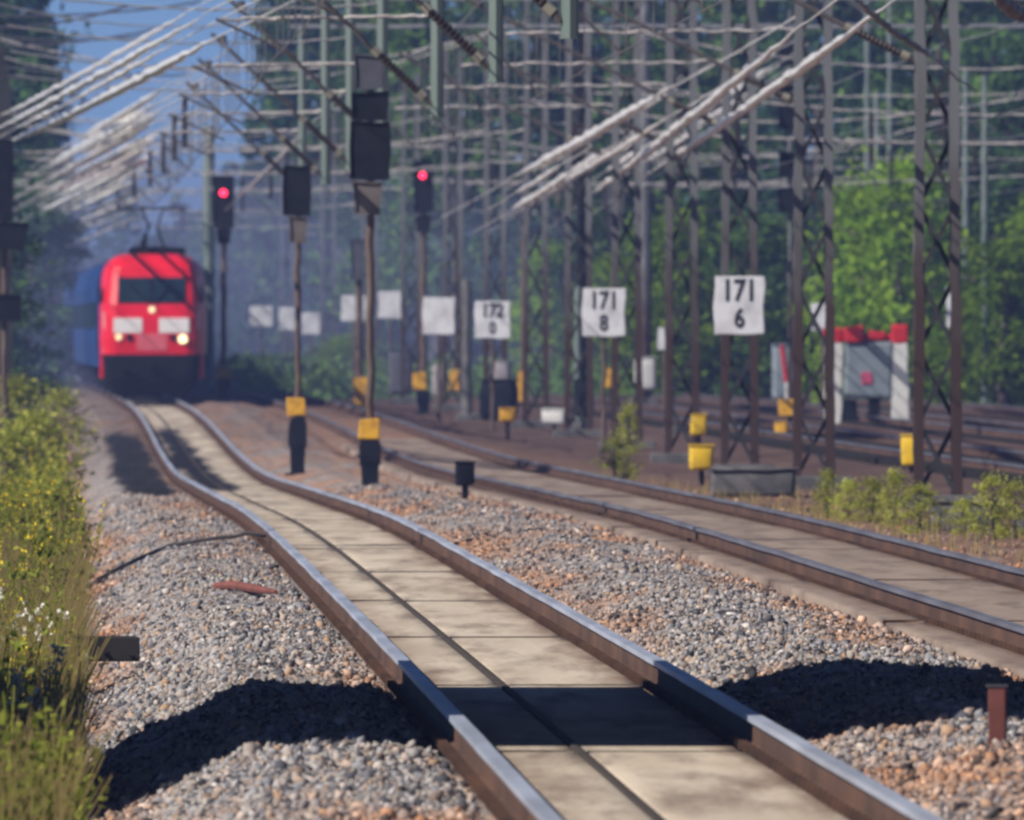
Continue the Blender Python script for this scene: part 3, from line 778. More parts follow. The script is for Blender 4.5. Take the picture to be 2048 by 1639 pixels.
pole(1163, 480, 838, -20, 21, 'signal_black', 'steel_pole', 'thick black pole in the middle of the picture, cables crossing its head', [(0, 262, 48, 30, 'insulator'), (6, 175, 40, 46, 'signal_black'), (-4, 300, 34, 20, 'insulator')])
pole(1156, 470, 760, 572, 15, 'pale_green', 'marker_post', 'short pale green post touching the left side of the 171 8 board')
pole(1341, 440, 735, 520, 12, 'pale_green', 'marker_post', 'short pale green post beside the leg with the yellow boxes')
pole(1290, 600, 790, -20, 26, 'mast_steel', 'steel_pole', 'grey blue mast right of the 171 8 board')
pole(934, 520, 790, 560, 20, 'concrete', 'marker_post', 'pale concrete post between the dim board and the blank board')
pole(418, 640, 780, 250, 24, 'pale_green', 'steel_pole', 'pale hazy mast close behind the right side of the locomotive')
pole(1970, 560, 800, 150, 13, 'pale_green', 'steel_pole', 'thin pale pole alone before the trees at far right')
pole(1735, 620, 770, -20, 12, 'pale_green', 'steel_pole', 'left of two thin pale masts behind the buffer stop')
pole(1780, 620, 770, -20, 12, 'pale_green', 'steel_pole', 'right of two thin pale masts behind the buffer stop')
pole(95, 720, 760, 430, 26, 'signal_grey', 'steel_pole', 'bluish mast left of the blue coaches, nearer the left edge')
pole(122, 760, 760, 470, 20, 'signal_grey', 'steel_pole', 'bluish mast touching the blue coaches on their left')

# ------------------------------------------------------------------ trackside boxes and bits
def ybox(x0, x1, y0, y1, d, label, m='lime_yellow', leg=True, cat='cabinet', name='trackside_box'):
    a, b = at(x0, y1, d), at(x1, y0, d); c = (a + b) / 2; zg = float(gz(u_of((x0 + x1) / 2, d), d)) - .06
    r = thing(name, label, cat, (c.x, d, zg), random.uniform(-.15, .15))
    w, h, z = b.x - a.x, b.z - a.z, c.z - zg
    mb = MB(); mb.cbox((0, 0, z), (w, w * .8, h), min(w, h) * .16); mb.build('housing', m, r, True)
    mb = MB(); mb.cbox((0, 0, z + h / 2 + .012), (w * 1.06, w * .86, .03), .008); mb.build('lid', m, r)
    if z - h / 2 > .06: mb = MB(); mb.tube([(0, 0, 0), (0, 0, z - h / 2 + .02)], .04, 8); mb.build('stand', 'signal_black', r)


ybox(1382, 1412, 830, 870, 352, 'small yellow box above the larger one between two lattice legs')
ybox(1380, 1426, 892, 941, 316, 'larger yellow box standing low left of the concrete block')
ybox(1804, 1845, 872, 932, 318, 'yellow box left of the far right lattice leg')
ybox(1550, 1575, 846, 872, 400, 'small pale orange box right of the 171 6 leg', 'yellow')
ybox(1000, 1030, 818, 843, 440, 'tipped small yellow plate low on the darkened ballast', 'yellow')
ybox(1212, 1232, 738, 776, 500, 'dull yellow box below the 171 8 board', 'yellow')
ybox(962, 1034, 760, 842, 520, 'black relay cabinet below the dim board', 'signal_black')
ybox(988, 1020, 722, 762, 524, 'pale grey case on top of the black relay cabinet', 'loco_grey')
ybox(1085, 1132, 820, 848, 470, 'pale stone coloured box low left of the black pole', 'white_paint')
ybox(1148, 1186, 760, 832, 455, 'black relay box at the foot of the black pole', 'signal_black')
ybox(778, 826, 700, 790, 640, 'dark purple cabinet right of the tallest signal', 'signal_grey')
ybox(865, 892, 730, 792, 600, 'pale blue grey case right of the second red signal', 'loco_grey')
ybox(912, 948, 926, 972, 258, 'black stub post between the two tracks', 'signal_black', cat='post')
ybox(1425, 1590, 938, 992, 285, 'long dark concrete block beside the second track', 'concrete', cat='block', name='concrete_block')
ybox(1862, 2002, 1004, 1066, 232, 'pale topped concrete block under the far right lattice leg', 'concrete', cat='block', name='concrete_block')
ybox(1270, 1312, 715, 780, 560, 'pale case behind the green shrub right of the black pole', 'white_paint')
ybox(1545, 1592, 690, 800, 560, 'grey cabinet behind the 171 6 leg', 'cabinet_grey')

# red topped buffer stop
bs = thing('buffer_stop', 'grey buffer stop with white posts and red tops behind the lattice legs', 'buffer stop', (at(1742, 835, 470).x, 470, -.3))
sB = F / 470; zb = lambda y: at(0, y, 470).z + .3; xb = lambda x: (x - 1742) / sB
for x0, x1, y0 in ((1650, 1684, 655), (1784, 1817, 650)):
    mb = MB(); mb.cbox((xb((x0 + x1) / 2), 0, zb(686) / 2), ((x1 - x0) / sB, .34, zb(686)), .02); p = mb.build('post', 'white_paint', bs)
    mb = MB(); mb.cbox((xb((x0 + x1) / 2), 0, (zb(686) + zb(y0)) / 2 + .004), ((x1 - x0 + 3) / sB, .36, zb(y0) - zb(686)), .05); mb.build('red_top', 'red_paint', p)
mb = MB(); mb.cbox((xb(1737), .05, (zb(682) + zb(795)) / 2), (98 / sB, .5, zb(682) - zb(795)), .08); bo = mb.build('housing', 'cabinet_grey', bs)
mb = MB(); mb.cbox((xb(1708), -.03, zb(668)), (38 / sB, .5, 30 / sB), .05); mb.cbox((xb(1754), 0, zb(670)), (34 / sB, .4, 16 / sB), .04); mb.build('red_top', 'red_paint', bs)
mb = MB(); mb.cbox((xb(1733), -.02, zb(676)), (150 / sB, .2, 15 / sB), .03); mb.build('red_beam', 'red_paint', bs)
mb = MB(); mb.cbox((xb(1733), -.215, zb(756)), (22 / sB, .02, 24 / sB), .008); mb.build('pink_mark', 'pink_paint', bo)
mb = MB(); mb.box((xb(1748), .05, zb(795) / 2), (22 / sB, .3, zb(795))); mb.box((xb(1690), .0, zb(800) / 2), (50 / sB, .3, zb(800))); mb.build('stand', 'signal_black', bs)
r_ = thing('barrier_arm', 'slim red post leaning beside the grey cabinet behind the 171 6 leg', 'post', (at(1573, 720, 545).x, 545, -.3))
mb = MB(); mb.tube([(0, 0, 0), (0, 0, .9)], .04); mb.build('stand', 'white_paint', r_)
mb = MB(); mb.tube([(0, 0, .9), (-.12, 0, 1.9)], .065, 8); mb.build('arm', 'red_paint', r_)

# foreground bits
p = gpt(1.72, 95, -.04); r_ = thing('marker_peg', 'short reddish brown steel peg standing in ballast at lower right', 'peg', p, .12)
mb = MB(); mb.box((-.012, 0, .165), (.075, .02, .33)); mb.box((.03, .04, .165), (.016, .075, .33)); mb.build('angle_section', 'rust_red', r_)
mb = MB(); mb.box((-.01, .0, .335), (.1, .03, .012)); mb.build('cap', 'signal_grey', r_)
p = at(432, 1176, 161); q = at(552, 1206, 158)
for v in (p, q): v.z = float(gz(v.x - float(xc(v.y)), v.y)) + .06
mb = MB(); mb.tube([p, p.lerp(q, .3) + Vector((0, 0, .022)), p.lerp(q, .7) + Vector((0, 0, .008)), q], [.03, .036, .034, .018], 8)
tag(mb.build('rusty_pipe', 'rust_red'), 'rusty pipe lying on the ballast left of the nearest rail', 'pipe')
c = at(212, 1300, 138); zz = c.z
r_ = thing('sleeper_stub', 'black wooden sleeper end sticking out of the weeds at left', 'sleeper', (c.x, 138, zz - .07), .1)
mb = MB(); mb.cbox((-.08, .2, .08), (.62, .5, .17), .012); mb.build('timber', 'dark_wood', r_)
mb = MB(); mb.box((-.26, -.06, .1), (.05, .02, .22)); mb.build('end_plate', 'rust_red', r_)
pts = []
for i in range(33):
    t = i / 32; u = -.80 - 1.9 * t; d = 200 - 4 * t
    z = float(gz(u, d)) + .04 + .05 * math.sin(t * 9) * (1 - t) + (.1 * (1 - t * 6) if t < 1 / 6 else 0)
    pts.append((float(xc(d)) + u, d, z))
mb = MB(); mb.tube(pts, .022, 7); tag(mb.build('earthing_cable', 'cable'), 'sagging cable running from the nearest rail over the gravel towards the weeds', 'cable')

# ------------------------------------------------------------------ locomotive
LD = 571.0
xL = float(xc(LD)); head = math.atan2(-(float(xc(LD + 19)) - xL), 19)
LD_SHIFT = .0
lo = thing('locomotive', 'red electric locomotive with lit headlamps and black apron heading the train', 'locomotive', (xL + LD_SHIFT, LD, 0), head * .35)


def loft(levels, L, m, name, parent, cap_top=True, cap_bot=True, ch=.95, smooth=False):
    mb = MB(); rows = []
    for (z, y0, wf, wF) in levels:
        rows.append([(-wF, L, z), (-wF, y0 + ch, z), (-wf - (wF - wf) * .62, y0 + ch * .34, z), (-wf - (wF - wf) * .2, y0 + .06, z), (-wf + .12, y0, z), (wf - .12, y0, z), (wf + (wF - wf) * .2, y0 + .06, z), (wf + (wF - wf) * .62, y0 + ch * .34, z), (wF, y0 + ch, z), (wF, L, z)])
    n = len(rows[0]); vs = [v for r in rows for v in r]; fs = []
    for i in range(len(rows) - 1):
        for k in range(n - 1): fs.append((i * n + k, i * n + k + 1, (i + 1) * n + k + 1, (i + 1) * n + k))
        fs.append((i * n + n - 1, i * n, (i + 1) * n, (i + 1) * n + n - 1))
    if cap_bot: fs.append(tuple(range(n))[::-1])
    if cap_top: fs.append(tuple((len(rows) - 1) * n + k for k in range(n)))
    mb.add(vs, fs); return mb.build(name, m, parent, smooth)


body = loft([(1.30, .02, 1.14, 1.47), (1.75, 0, 1.15, 1.49), (2.35, .03, 1.14, 1.49), (2.72, .10, 1.12, 1.485), (3.56, .42, 1.04, 1.43), (3.80, .54, 1.0, 1.36)], 19, 'loco_red', 'body', lo, cap_top=True)
loft([(3.80, .54, 1.0, 1.36), (4.0, .78, .92, 1.2), (4.12, 1.1, .78, 1.0), (4.17, 1.5, .6, .8)], 19, 'loco_red', 'roof', lo, cap_bot=False)
loft([(.14, .35, .72, 1.0), (.30, .16, .98, 1.2), (.62, .03, 1.12, 1.34), (1.10, .0, 1.14, 1.40), (1.30, .02, 1.13, 1.44)], 3.0, 'loco_black', 'apron', lo)
mb = MB(); mb.box((0, 10.5, .8), (2.5, 15, 1.0)); mb.build('underframe', 'loco_black', lo)
for sx in (-1, 1):
    mb = MB(); mb.cbox((sx * 1.42, 2.6, 1.0), (.1, 3.4, .78), .03); mb.build('side_skirt', 'loco_red', lo)


def front_panel(name, x0, x1, z0, z1, yf, m, off=.012, parent=lo):
    """plate following the raked nose: yf(z) is the face"""
    mb = MB(); t = .03
    a = [(x0, yf(z0) - off, z0), (x1, yf(z0) - off, z0), (x1, yf(z1) - off, z1), (x0, yf(z1) - off, z1)]
    b = [(x, y + t, z) for x, y, z in a]
    mb.add(a + b, [(0, 1, 2, 3), (7, 6, 5, 4), (0, 4, 5, 1), (1, 5, 6, 2), (2, 6, 7, 3), (3, 7, 4, 0)]); return mb.build(name, m, parent)


yf = lambda z: float(np.interp(z, [1.3, 1.75, 2.35, 2.72, 3.56, 3.8], [.02, 0, .03, .10, .42, .54]))
w_ = front_panel('windscreen', -.95, .97, 2.77, 3.5, yf, 'glass', .03)
front_panel('windscreen_pillar', -.035, .035, 2.77, 3.5, yf, 'loco_black', .045, w_)
mb = MB()
for sx in (-1, 1): mb.bar((sx * .1, yf(2.76) - .06, 2.76), (sx * .62, yf(3.3) - .06, 3.3), .03)
mb.build('wiper', 'loco_black', w_)
for x0, x1 in ((-1.08, -.26), (.22, 1.08)): front_panel('pale_stripe', x0, x1, 1.92, 2.34, yf, 'loco_pale')
front_panel('pale_emblem_panel', -.42, .45, 1.42, 1.90, yf, 'loco_pink', .014)
for x, z, r, m in ((-.93, 1.80, .09, 'head_lamp_dim'), (.90, 1.74, .125, 'head_lamp'), (.02, 2.58, .09, 'head_lamp_dim')):
    mb = MB(); mb.tube([(x, yf(z) + .02, z), (x, yf(z) - .05, z)], r, 16); mb.build('headlight', m, lo)
    mb = MB(); mb.tube([(x, yf(z) + .03, z), (x, yf(z) - .02, z)], r * 1.25, 16); mb.build('lamp_housing', 'loco_grey', lo)
for sx in (-1, 1):
    mb = MB(); mb.tube([(sx * .62, .02, 1.78), (sx * .62, -.03, 1.78)], .1, 12); mb.build('tail_lamp', 'loco_black', lo)
    mb = MB(); mb.tube([(sx * .88, .05, 1.02), (sx * .88, -.42, 1.02)], .1, 12); mb.tube([(sx * .88, -.42, 1.02), (sx * .88, -.5, 1.02)], .26, 16); mb.build('buffer', 'loco_black', lo)
    mb = MB(); mb.tube([(sx * 1.3, .35, 1.45), (sx * 1.36, .3, 2.5)], .022, 6); mb.build('handrail', 'loco_pale', lo)
    mb = MB(); mb.cbox((sx * 1.47, .85, 3.02), (.06, .34, .5), .02); mb.build('side_window', 'glass', lo)
    for wy in (2.4, 5.0, 14, 16.6):
        mb = MB(); mb.tube([(sx * .75, wy, .58), (sx * .89, wy, .58)], .58, 24); mb.build('wheel', 'loco_black', lo)
mb = MB(); mb.cbox((0, -.2, .98), (.18, .4, .2), .03); mb.tube([(0, -.34, .95), (0, -.36, .5)], .035); mb.build('coupling_hook', 'loco_black', lo)
mb = MB(); mb.cbox((0, 2.6, 4.27), (1.05, 1.6, .24), .06); mb.cbox((.1, 9, 4.25), (1.6, 6, .26), .08); mb.cbox((-.2, 1.75, 4.25), (.3, .3, .18), .03); mb.build('roof_equipment', 'loco_black', lo)
mb = MB(); mb.bar((-.35, 4, 4.35), (-.12, 5.4, 4.95), .06); mb.bar((.35, 4, 4.35), (.12, 5.4, 4.95), .06); mb.bar((-.12, 5.4, 4.95), (-.3, 4, 5.46), .045); mb.bar((.12, 5.4, 4.95), (.3, 4, 5.46), .045)
mb.tube([(-.95, 4, 5.42), (-.7, 4, 5.5), (.7, 4, 5.5), (.95, 4, 5.42)], .035); mb.tube([(-.2, 2.0, 4.3), (-.2, 2.0, 4.75)], .06)
mb.build('pantograph', 'loco_black', lo)
mb = MB(); mb.cbox((-1.32, .5, 1.42), (.12, .08, .16), .02); mb.build('step_light', 'loco_pale', lo)

CL = ['first blue coach coupled behind the red locomotive', 'second blue coach behind the locomotive', 'third blue coach behind the locomotive', 'fourth blue coach behind the locomotive', 'fifth blue coach behind the locomotive', 'last visible blue coach of the train']
dd = LD + 19.8
for k in range(6):
    x0, x1 = float(xc(dd)), float(xc(dd + 26)); rz = math.atan2(-(x1 - x0), 26)
    c = thing('passenger_coach', CL[k], 'coach', (x0, dd, 0), rz, 'blue coaches of the train')
    mb = MB(); prof = [(-1.4, .9), (-1.46, 1.6), (-1.45, 3.3), (-1.32, 3.8), (-1.0, 4.1), (1.0, 4.1), (1.32, 3.8), (1.45, 3.3), (1.46, 1.6), (1.4, .9)]
    n = len(prof); vs = [(a, y, z) for y in (0, 25.4) for a, z in prof]
    mb.add(vs, [(i, (i + 1) % n, n + (i + 1) % n, n + i) for i in range(n)] + [tuple(range(n))[::-1], tuple(range(n, 2 * n))]); mb.build('body', 'coach_blue', c)
    mb = MB(); mb.add([(a, y, z) for y in (.05, 25.35) for a, z in ((-1.05, 4.09), (-.6, 4.25), (.6, 4.25), (1.05, 4.09))], [(0, 1, 5, 4), (1, 2, 6, 5), (2, 3, 7, 6), (3, 2, 1, 0), (4, 5, 6, 7)]); mb.build('roof', 'coach_roof', c)
    for j in range(9):
        for sx in (-1, 1): mb = MB(); mb.box((sx * 1.452, 2.5 + j * 2.55, 2.45), (.03, 1.5, .8)); mb.build('window', 'glass', c)
    for y in (4, 21.4):
        mb = MB(); mb.box((0, y, .55), (2.1, 3.2, .5))
        for sx in (-1, 1):
            for e in (-1.25, 1.25): mb.tube([(sx * .7, y + e, .46), (sx * .85, y + e, .46)], .46, 16)
        mb.build('bogie', 'loco_black', c)
    mb = MB(); mb.box((0, 12.7, .7), (2.2, 10, .6)); mb.build('underframe', 'loco_black', c)
    dd += 26.6

# ------------------------------------------------------------------ vegetation
def cards(cent, size, m, name, parent=None, up=.0, aspect=1.0):
    n = len(cent); a = rng.normal(size=(n, 3)); a[:, 2] += up; a /= np.linalg.norm(a, axis=1)[:, None]
    b = rng.normal(size=(n, 3)); b -= (a * b).sum(1)[:, None] * a; b /= np.linalg.norm(b, axis=1)[:, None]
    s = (size * rng.uniform(.6, 1.4, n))[:, None]; c = np.cross(a, b)
    P = np.stack([cent - b * s * .5, cent + c * s * .32 * aspect, cent + b * s * .5, cent - c * s * .32 * aspect + a * s * .1], 1)
    return np_mesh(name, P.reshape(-1, 3), np.arange(n * 4).reshape(n, 4), m, parent)


def crown_points(h, r, kind, n):
    if kind == 'spruce':
        out = []
        nl = 17
        for k in range(nl):
            z = h * (.08 + .92 * k / nl); rr = r * (1 - k / nl)**.85 + .15
            for q in range(max(4, int(9 * rr / r) + 2)):
                t = rng.uniform(0, 2 * math.pi); m_ = max(6, int(n / 130)); f = rng.uniform(.1, 1, m_)
                x = np.stack([np.cos(t) * rr * f, np.sin(t) * rr * f, z - .5 * f * rr * .5 + rng.normal(0, .12, m_)], -1)
                out.append(x + rng.normal(0, .14, (m_, 3)))
        return np.concatenate(out)
    nc = 70; out = []
    for k in range(nc):
        t = rng.uniform(0, 2 * math.pi); z = rng.uniform(.04, 1)
        env = math.sin(math.pi * min(1, (z * .92 + .1)))**.55 * rng.uniform(.55, 1.12)
        q = rng.uniform(0, 1)**.45
        c = np.array([math.cos(t) * r * env * q, math.sin(t) * r * env * q, h * z * .97])
        sg = rng.uniform(.3, .75) * (r / 3.2)
        out.append(c + rng.normal(0, 1, (n // nc, 3)) * np.array([sg, sg, sg * .75]))
    return np.concatenate(out)


def tree_proto(kind, leaf, size, n, h=18., r=3.2):
    t = thing(kind[0], 'x', 'tree', (0, 0, 0), 0, kind[2])
    mb = MB(); mb.tube([(0, 0, -.3), (.1, 0, h * .3), (-.1, .05, h * .6), (0, 0, h * .93)], [.24, .19, .12, .03], 8)
    for k in range(9):
        a = rng.uniform(0, 6.28); z = h * rng.uniform(.25, .8); L = r * .75
        mb.tube([(0, 0, z), (math.cos(a) * L * .5, math.sin(a) * L * .5, z + .5), (math.cos(a) * L, math.sin(a) * L, z + .9)], [.09, .05, .02], 5)
    mb.build('trunk', 'bark', t)
    P = crown_points(h, r, kind[1], n); P = P[P[:, 2] > .1]
    cards(P, size, leaf, 'crown', t)
    return t


KD = {'d': ('broadleaf_tree', 'round', 'trees of the forest wall'), 's': ('spruce_tree', 'spruce', 'trees of the forest wall'), 'l': ('young_tree', 'round', 'lime green trees at the forest edge')}
protos = {
    'd0': tree_proto(KD['d'], 'leaf_dark', .34, 7000), 'd1': tree_proto(KD['d'], 'leaf_dark', .30, 8000, 18, 2.8), 'm0': tree_proto(KD['d'], 'leaf_mid', .32, 7500, 18, 3.4),
    's0': tree_proto(KD['s'], 'leaf_spruce', .36, 7500, 18, 2.9), 's1': tree_proto(KD['s'], 'leaf_spruce', .34, 7500, 18, 2.4),
    'l0': tree_proto(KD['l'], 'leaf_lime', .22, 6000, 6.5, 2.4), 'l1': tree_proto(KD['l'], 'leaf_lime', .2, 6000, 6.5, 2.0)}
PALE = tree_proto(('shrub', 'round', 'shrubs on the left verge'), 'leaf_pale', .26, 1900, 6.5, 2.3)
used = {k: False for k in protos}
LAND = [(-150, 'the left picture edge'), (60, 'the large dark signal at the left edge'), (170, 'the blue coaches'), (300, 'the locomotive'), (447, 'the red signal beside the locomotive'), (595, 'the one board signal'),
        (740, 'the tallest black signal'), (847, 'the second red signal'), (985, 'the dim bluish board'), (1163, 'the black pole'), (1290, 'the grey blue mast'), (1385, 'the leg by the yellow boxes'),
        (1480, 'the 171 6 board'), (1580, 'the four box signal'), (1650, 'the leg by the buffer stop'), (1745, 'the buffer stop'), (1895, 'the far right lattice leg'), (1970, 'the thin pale pole'), (2080, 'the right picture edge'), (2250, 'ground right of the picture')]
ADJ = {'d': 'dark green leafy tree', 'm': 'mid green leafy tree', 's': 'dark pointed spruce', 'l': 'bright lime green young tree'}
count = {}
NUM = ['', 'second ', 'third ', 'fourth ', 'fifth ', 'sixth ', 'seventh ', 'eighth ']


def plant_tree(key, px, d, scale_h, scale_r=None):
    o = protos[key] if not used[key] else copy_tree(protos[key]); used[key] = True
    x = (px - 1024) * d / F; u = x - float(xc(d))
    o.location = (x, d, float(gz(u, d)) - .1); o.rotation_euler = (0, 0, random.uniform(0, 6.28))
    sr = scale_r or scale_h; o.scale = (sr, sr, scale_h)
    lm = min(LAND, key=lambda q: abs(q[0] - px))[1]
    q = (key[0], lm); count[q] = count.get(q, 0) + 1
    depth = 'close' if d < 640 else ('far' if d > 900 else '')
    o['label'] = f'{NUM[count[q] - 1]}{ADJ[key[0]]} rising {"far " if depth == "far" else ""}behind {lm}'
    return o


# left wall
for key, px, d, sh, sr in [('s0', -70, 640, 1.15, 1), ('d0', -10, 720, 1.2, 1.0), ('s1', 50, 800, 1.05, .8), ('d1', -120, 760, 1.3, 1.1), ('s1', 78, 900, 1.0, 1.0), ('d1', 8, 900, 1.25, 1), ('s0', 112, 1150, .92, .9),
                           ('m0', -60, 560, .35, .7), ('s1', 135, 1300, .72, .9), ('d0', 60, 700, .45, .8)]:
    plant_tree(key, px, d, sh, sr)
# right wall, back row then middle row
px = 470
for key, px, d, sh, sr in [('d0', 455, 1050, .52, .75), ('s1', 505, 980, .74, .9), ('d1', 430, 1150, .42, .8), ('s0', 560, 930, 1.2, .95), ('s1', 610, 860, 1.25, 1), ('d0', 640, 950, 1.3, 1.05)]:
    plant_tree(key, px, d, sh, sr)
seq = ['m0', 'd0', 'm0', 'd1', 'm0', 's1', 'd0', 'd1', 'm0', 's0', 'd0', 's1', 'm0', 'd1']
k = 0; px = 690
while px < 2200:
    plant_tree(seq[k % len(seq)], px + random.uniform(-15, 15), random.uniform(820, 930), random.uniform(1.15, 1.4), random.uniform(.95, 1.2)); px += 92; k += 1
px = 720; k = 3
while px < 2200:
    plant_tree(seq[k % len(seq)], px + random.uniform(-20, 20), random.uniform(690, 780), random.uniform(.85, 1.25) if px > 1250 else random.uniform(.55, 1.05), random.uniform(.8, 1.05)); px += 128; k += 1
for key, px, d, sh, sr in [('l0', 1345, 640, .95, .9), ('l1', 1100, 700, .8, .9), ('l0', 1240, 690, .75, 1), ('l1', 1720, 600, 1.0, 1.0), ('l0', 1800, 590, 1.15, 1.05), ('l1', 1850, 610, .9, 1), ('l0', 2010, 560, .75, 1.0),
                           ('l1', 1960, 590, .55, 1), ('l1', 1540, 640, .42, .9), ('l0', 1600, 660, .38, .9), ('l1', 2080, 570, .9, 1), ('l0', 690, 690, .34, .7), ('m0', 1500, 640, .35, .7), ('d0', 1420, 660, .4, .8), ('m0', 1910, 640, .5, .8), ('d1', 2060, 640, .65, 1)]:
    plant_tree(key, px, d, sh, sr)

# far-off wood that closes the gap: one mass
P = []
for k in range(260):
    c = np.array([rng.uniform(-140, 90), rng.uniform(1500, 1900), 0]); h = rng.uniform(9, 16.5)
    q = rng.uniform(0, 1, 170); a = rng.uniform(0, 6.28, 170); rr = 3.4 * np.sin(np.pi * np.clip(q * .9 + .1, 0, 1))**.6 * rng.uniform(.3, 1, 170)
    P.append(c + np.stack([np.cos(a) * rr, np.sin(a) * rr, q * h - .6], -1))
o = cards(np.concatenate(P), .9, 'leaf_dark', 'distant_woods'); tag(o, 'distant blue green woods closing the gap behind the train', 'woods', kind='stuff')

# low undergrowth at the foot of the forest wall
P = []
for k in range(900):
    px, d = rng.uniform(430, 2200), rng.uniform(660, 800)
    x = (px - 1024) * d / F; h = rng.uniform(.4, 1.7)
    P.append(np.array([x, d, -.5]) + rng.normal(0, 1, (46, 3)) * np.array([.7, .6, .0]) + np.stack([np.zeros(46), np.zeros(46), rng.uniform(0, h, 46)], -1))
o = cards(np.concatenate(P), .26, 'leaf_mid', 'undergrowth'); tag(o, 'tangled green undergrowth at the foot of the forest wall', 'undergrowth', kind='stuff')


# grass on the verge: many thin bent blades, one mass
def blades(n, ufun, d0, d1, h0, h1, w, m, name, label):
    u = ufun(n); d = d0 * (d1 / d0)**rng.uniform(0, 1, n); x = xc(d) + u; z = gz(u, d)
    h = rng.uniform(h0, h1, n); a = rng.uniform(0, 6.28, n); lean = rng.uniform(.05, .4, n) * h
    bx, by = np.cos(a), np.sin(a) * .3; ww = w * rng.uniform(.6, 1.5, n)
    b0 = np.stack([x - ww, d, z - .05], -1); b1 = np.stack([x + ww, d, z - .05], -1)
    m0 = np.stack([x - ww * .7 + bx * lean * .35, d + by * lean * .35, z + h * .6], -1); m1 = m0 + np.stack([ww * 1.4, ww * 0, ww * 0], -1)
    tp = np.stack([x + bx * lean, d + by * lean, z + h], -1); t2_ = tp + np.stack([ww * .3, ww * 0, ww * 0 - .01], -1)
    V = np.stack([b0, b1, m1, m0, t2_, tp], 1).reshape(-1, 3)
    i = (np.arange(n) * 6)[:, None]
    Fq = np.concatenate([i + np.array([[0, 1, 2, 3]]), i + np.array([[3, 2, 4, 5]])], 0)
    o = np_mesh(name, V, Fq, m); tag(o, label, 'grass', kind='stuff'); return o


uf = lambda n: -2.66 - rng.gamma(1.5, .5, n)
blades(15000, uf, 86, 330, .2, .8, .005, 'grass_dry', 'dry_grass', 'dry straw coloured grass on the left verge')
blades(12000, uf, 84, 420, .1, .5, .008, 'grass_green', 'green_grass', 'green grass among the weeds on the left verge')
blades(700, lambda n: rng.uniform(5.6, 8.4, n), 190, 300, .05, .25, .006, 'grass_dry', 'sparse_grass', 'sparse dry grass around the concrete blocks')
blades(5000, lambda n: rng.uniform(26, 60, n), 420, 700, .2, .9, .02, 'grass_green', 'meadow_grass', 'green grass along the far edge of the yard')


def weed(kind):
    nm = {'y': 'yellow_flower_weed', 'w': 'white_flower_weed', 'g': 'leafy_weed'}[kind]
    t = thing(nm, 'x', 'weed', (0, 0, 0), 0, {'y': 'tall yellow flowered weeds', 'w': 'white flowered weeds', 'g': 'leafy green weeds'}[kind])
    st = MB(); L, Fl = [], []
    ns = {'y': 7, 'w': 7, 'g': 9}[kind]
    for k in range(ns):
        bx, by = rng.normal(0, .07, 2); tx, ty = rng.normal(0, .14, 2) + (bx, by); h = rng.uniform(.65, 1.05)
        a, b = Vector((bx, by, -.05)), Vector((tx, ty, h)); mid = a.lerp(b, .55) + Vector((rng.normal(0, .02), rng.normal(0, .02), 0))
        st.tube([a, mid, b], [.009, .007, .003], 5)
        for q in range({'y': 26, 'w': 18, 'g': 52}[kind]):
            f = rng.uniform(.05, .92 if kind == 'g' else .7); p = a.lerp(b, f) + Vector(rng.normal(0, .045 if kind != 'g' else .08, 3)); L.append(tuple(p))
        if kind == 'y':
            for q in range(13): f = rng.uniform(.6, 1.02); Fl.append(tuple(a.lerp(b, f) + Vector(rng.normal(0, .017, 3))))
        if kind == 'w':
            for q in range(3):
                c = b + Vector((rng.normal(0, .05), rng.normal(0, .05), rng.normal(0, .05) - .05))
                for w in range(6): Fl.append(tuple(c + Vector(rng.normal(0, .011, 3))))
    st.build('stem', 'leaf_weed', t); cards(np.array(L), .055 if kind != 'g' else .066, 'leaf_weed', 'foliage', t, aspect=.85)
    if Fl: cards(np.array(Fl), .03, 'petal_yellow' if kind == 'y' else 'petal_white', 'flowers', t, aspect=1.6)
    return t


W = {k: weed(k) for k in 'ywg'}; wu = {k: False for k in W}
def place_weed(k, u, d, s, label):
    o = W[k] if not wu[k] else copy_tree(W[k]); wu[k] = True
    o.location = gpt(u, d); o.rotation_euler = (0, 0, random.uniform(0, 6.28)); o.scale = (s, s, s * random.uniform(.9, 1.15)); o['label'] = label
WL = {'y': 'tall weed with yellow flower spikes on the left verge', 'w': 'weed with small white flower heads on the left verge', 'g': 'bushy green leafy weed on the left verge'}
plan = []
for i in range(36): plan.append(('g', -2.7 - random.random()**1.3 * 1.4, 82 * (430 / 82)**((i + random.random()) / 36)))
for i in range(22): plan.append(('y', -2.85 - random.random() * 1.0, 84 * (400 / 84)**((i + random.random()) / 22)))
for i in range(7): plan.append(('w', -2.85 - random.random() * .45, random.uniform(92, 150)))
for k, u, d in plan:
    place_weed(k, u, d, random.uniform(.7, 1.0) * (1.0 if d < 160 else 1.25), WL[k])
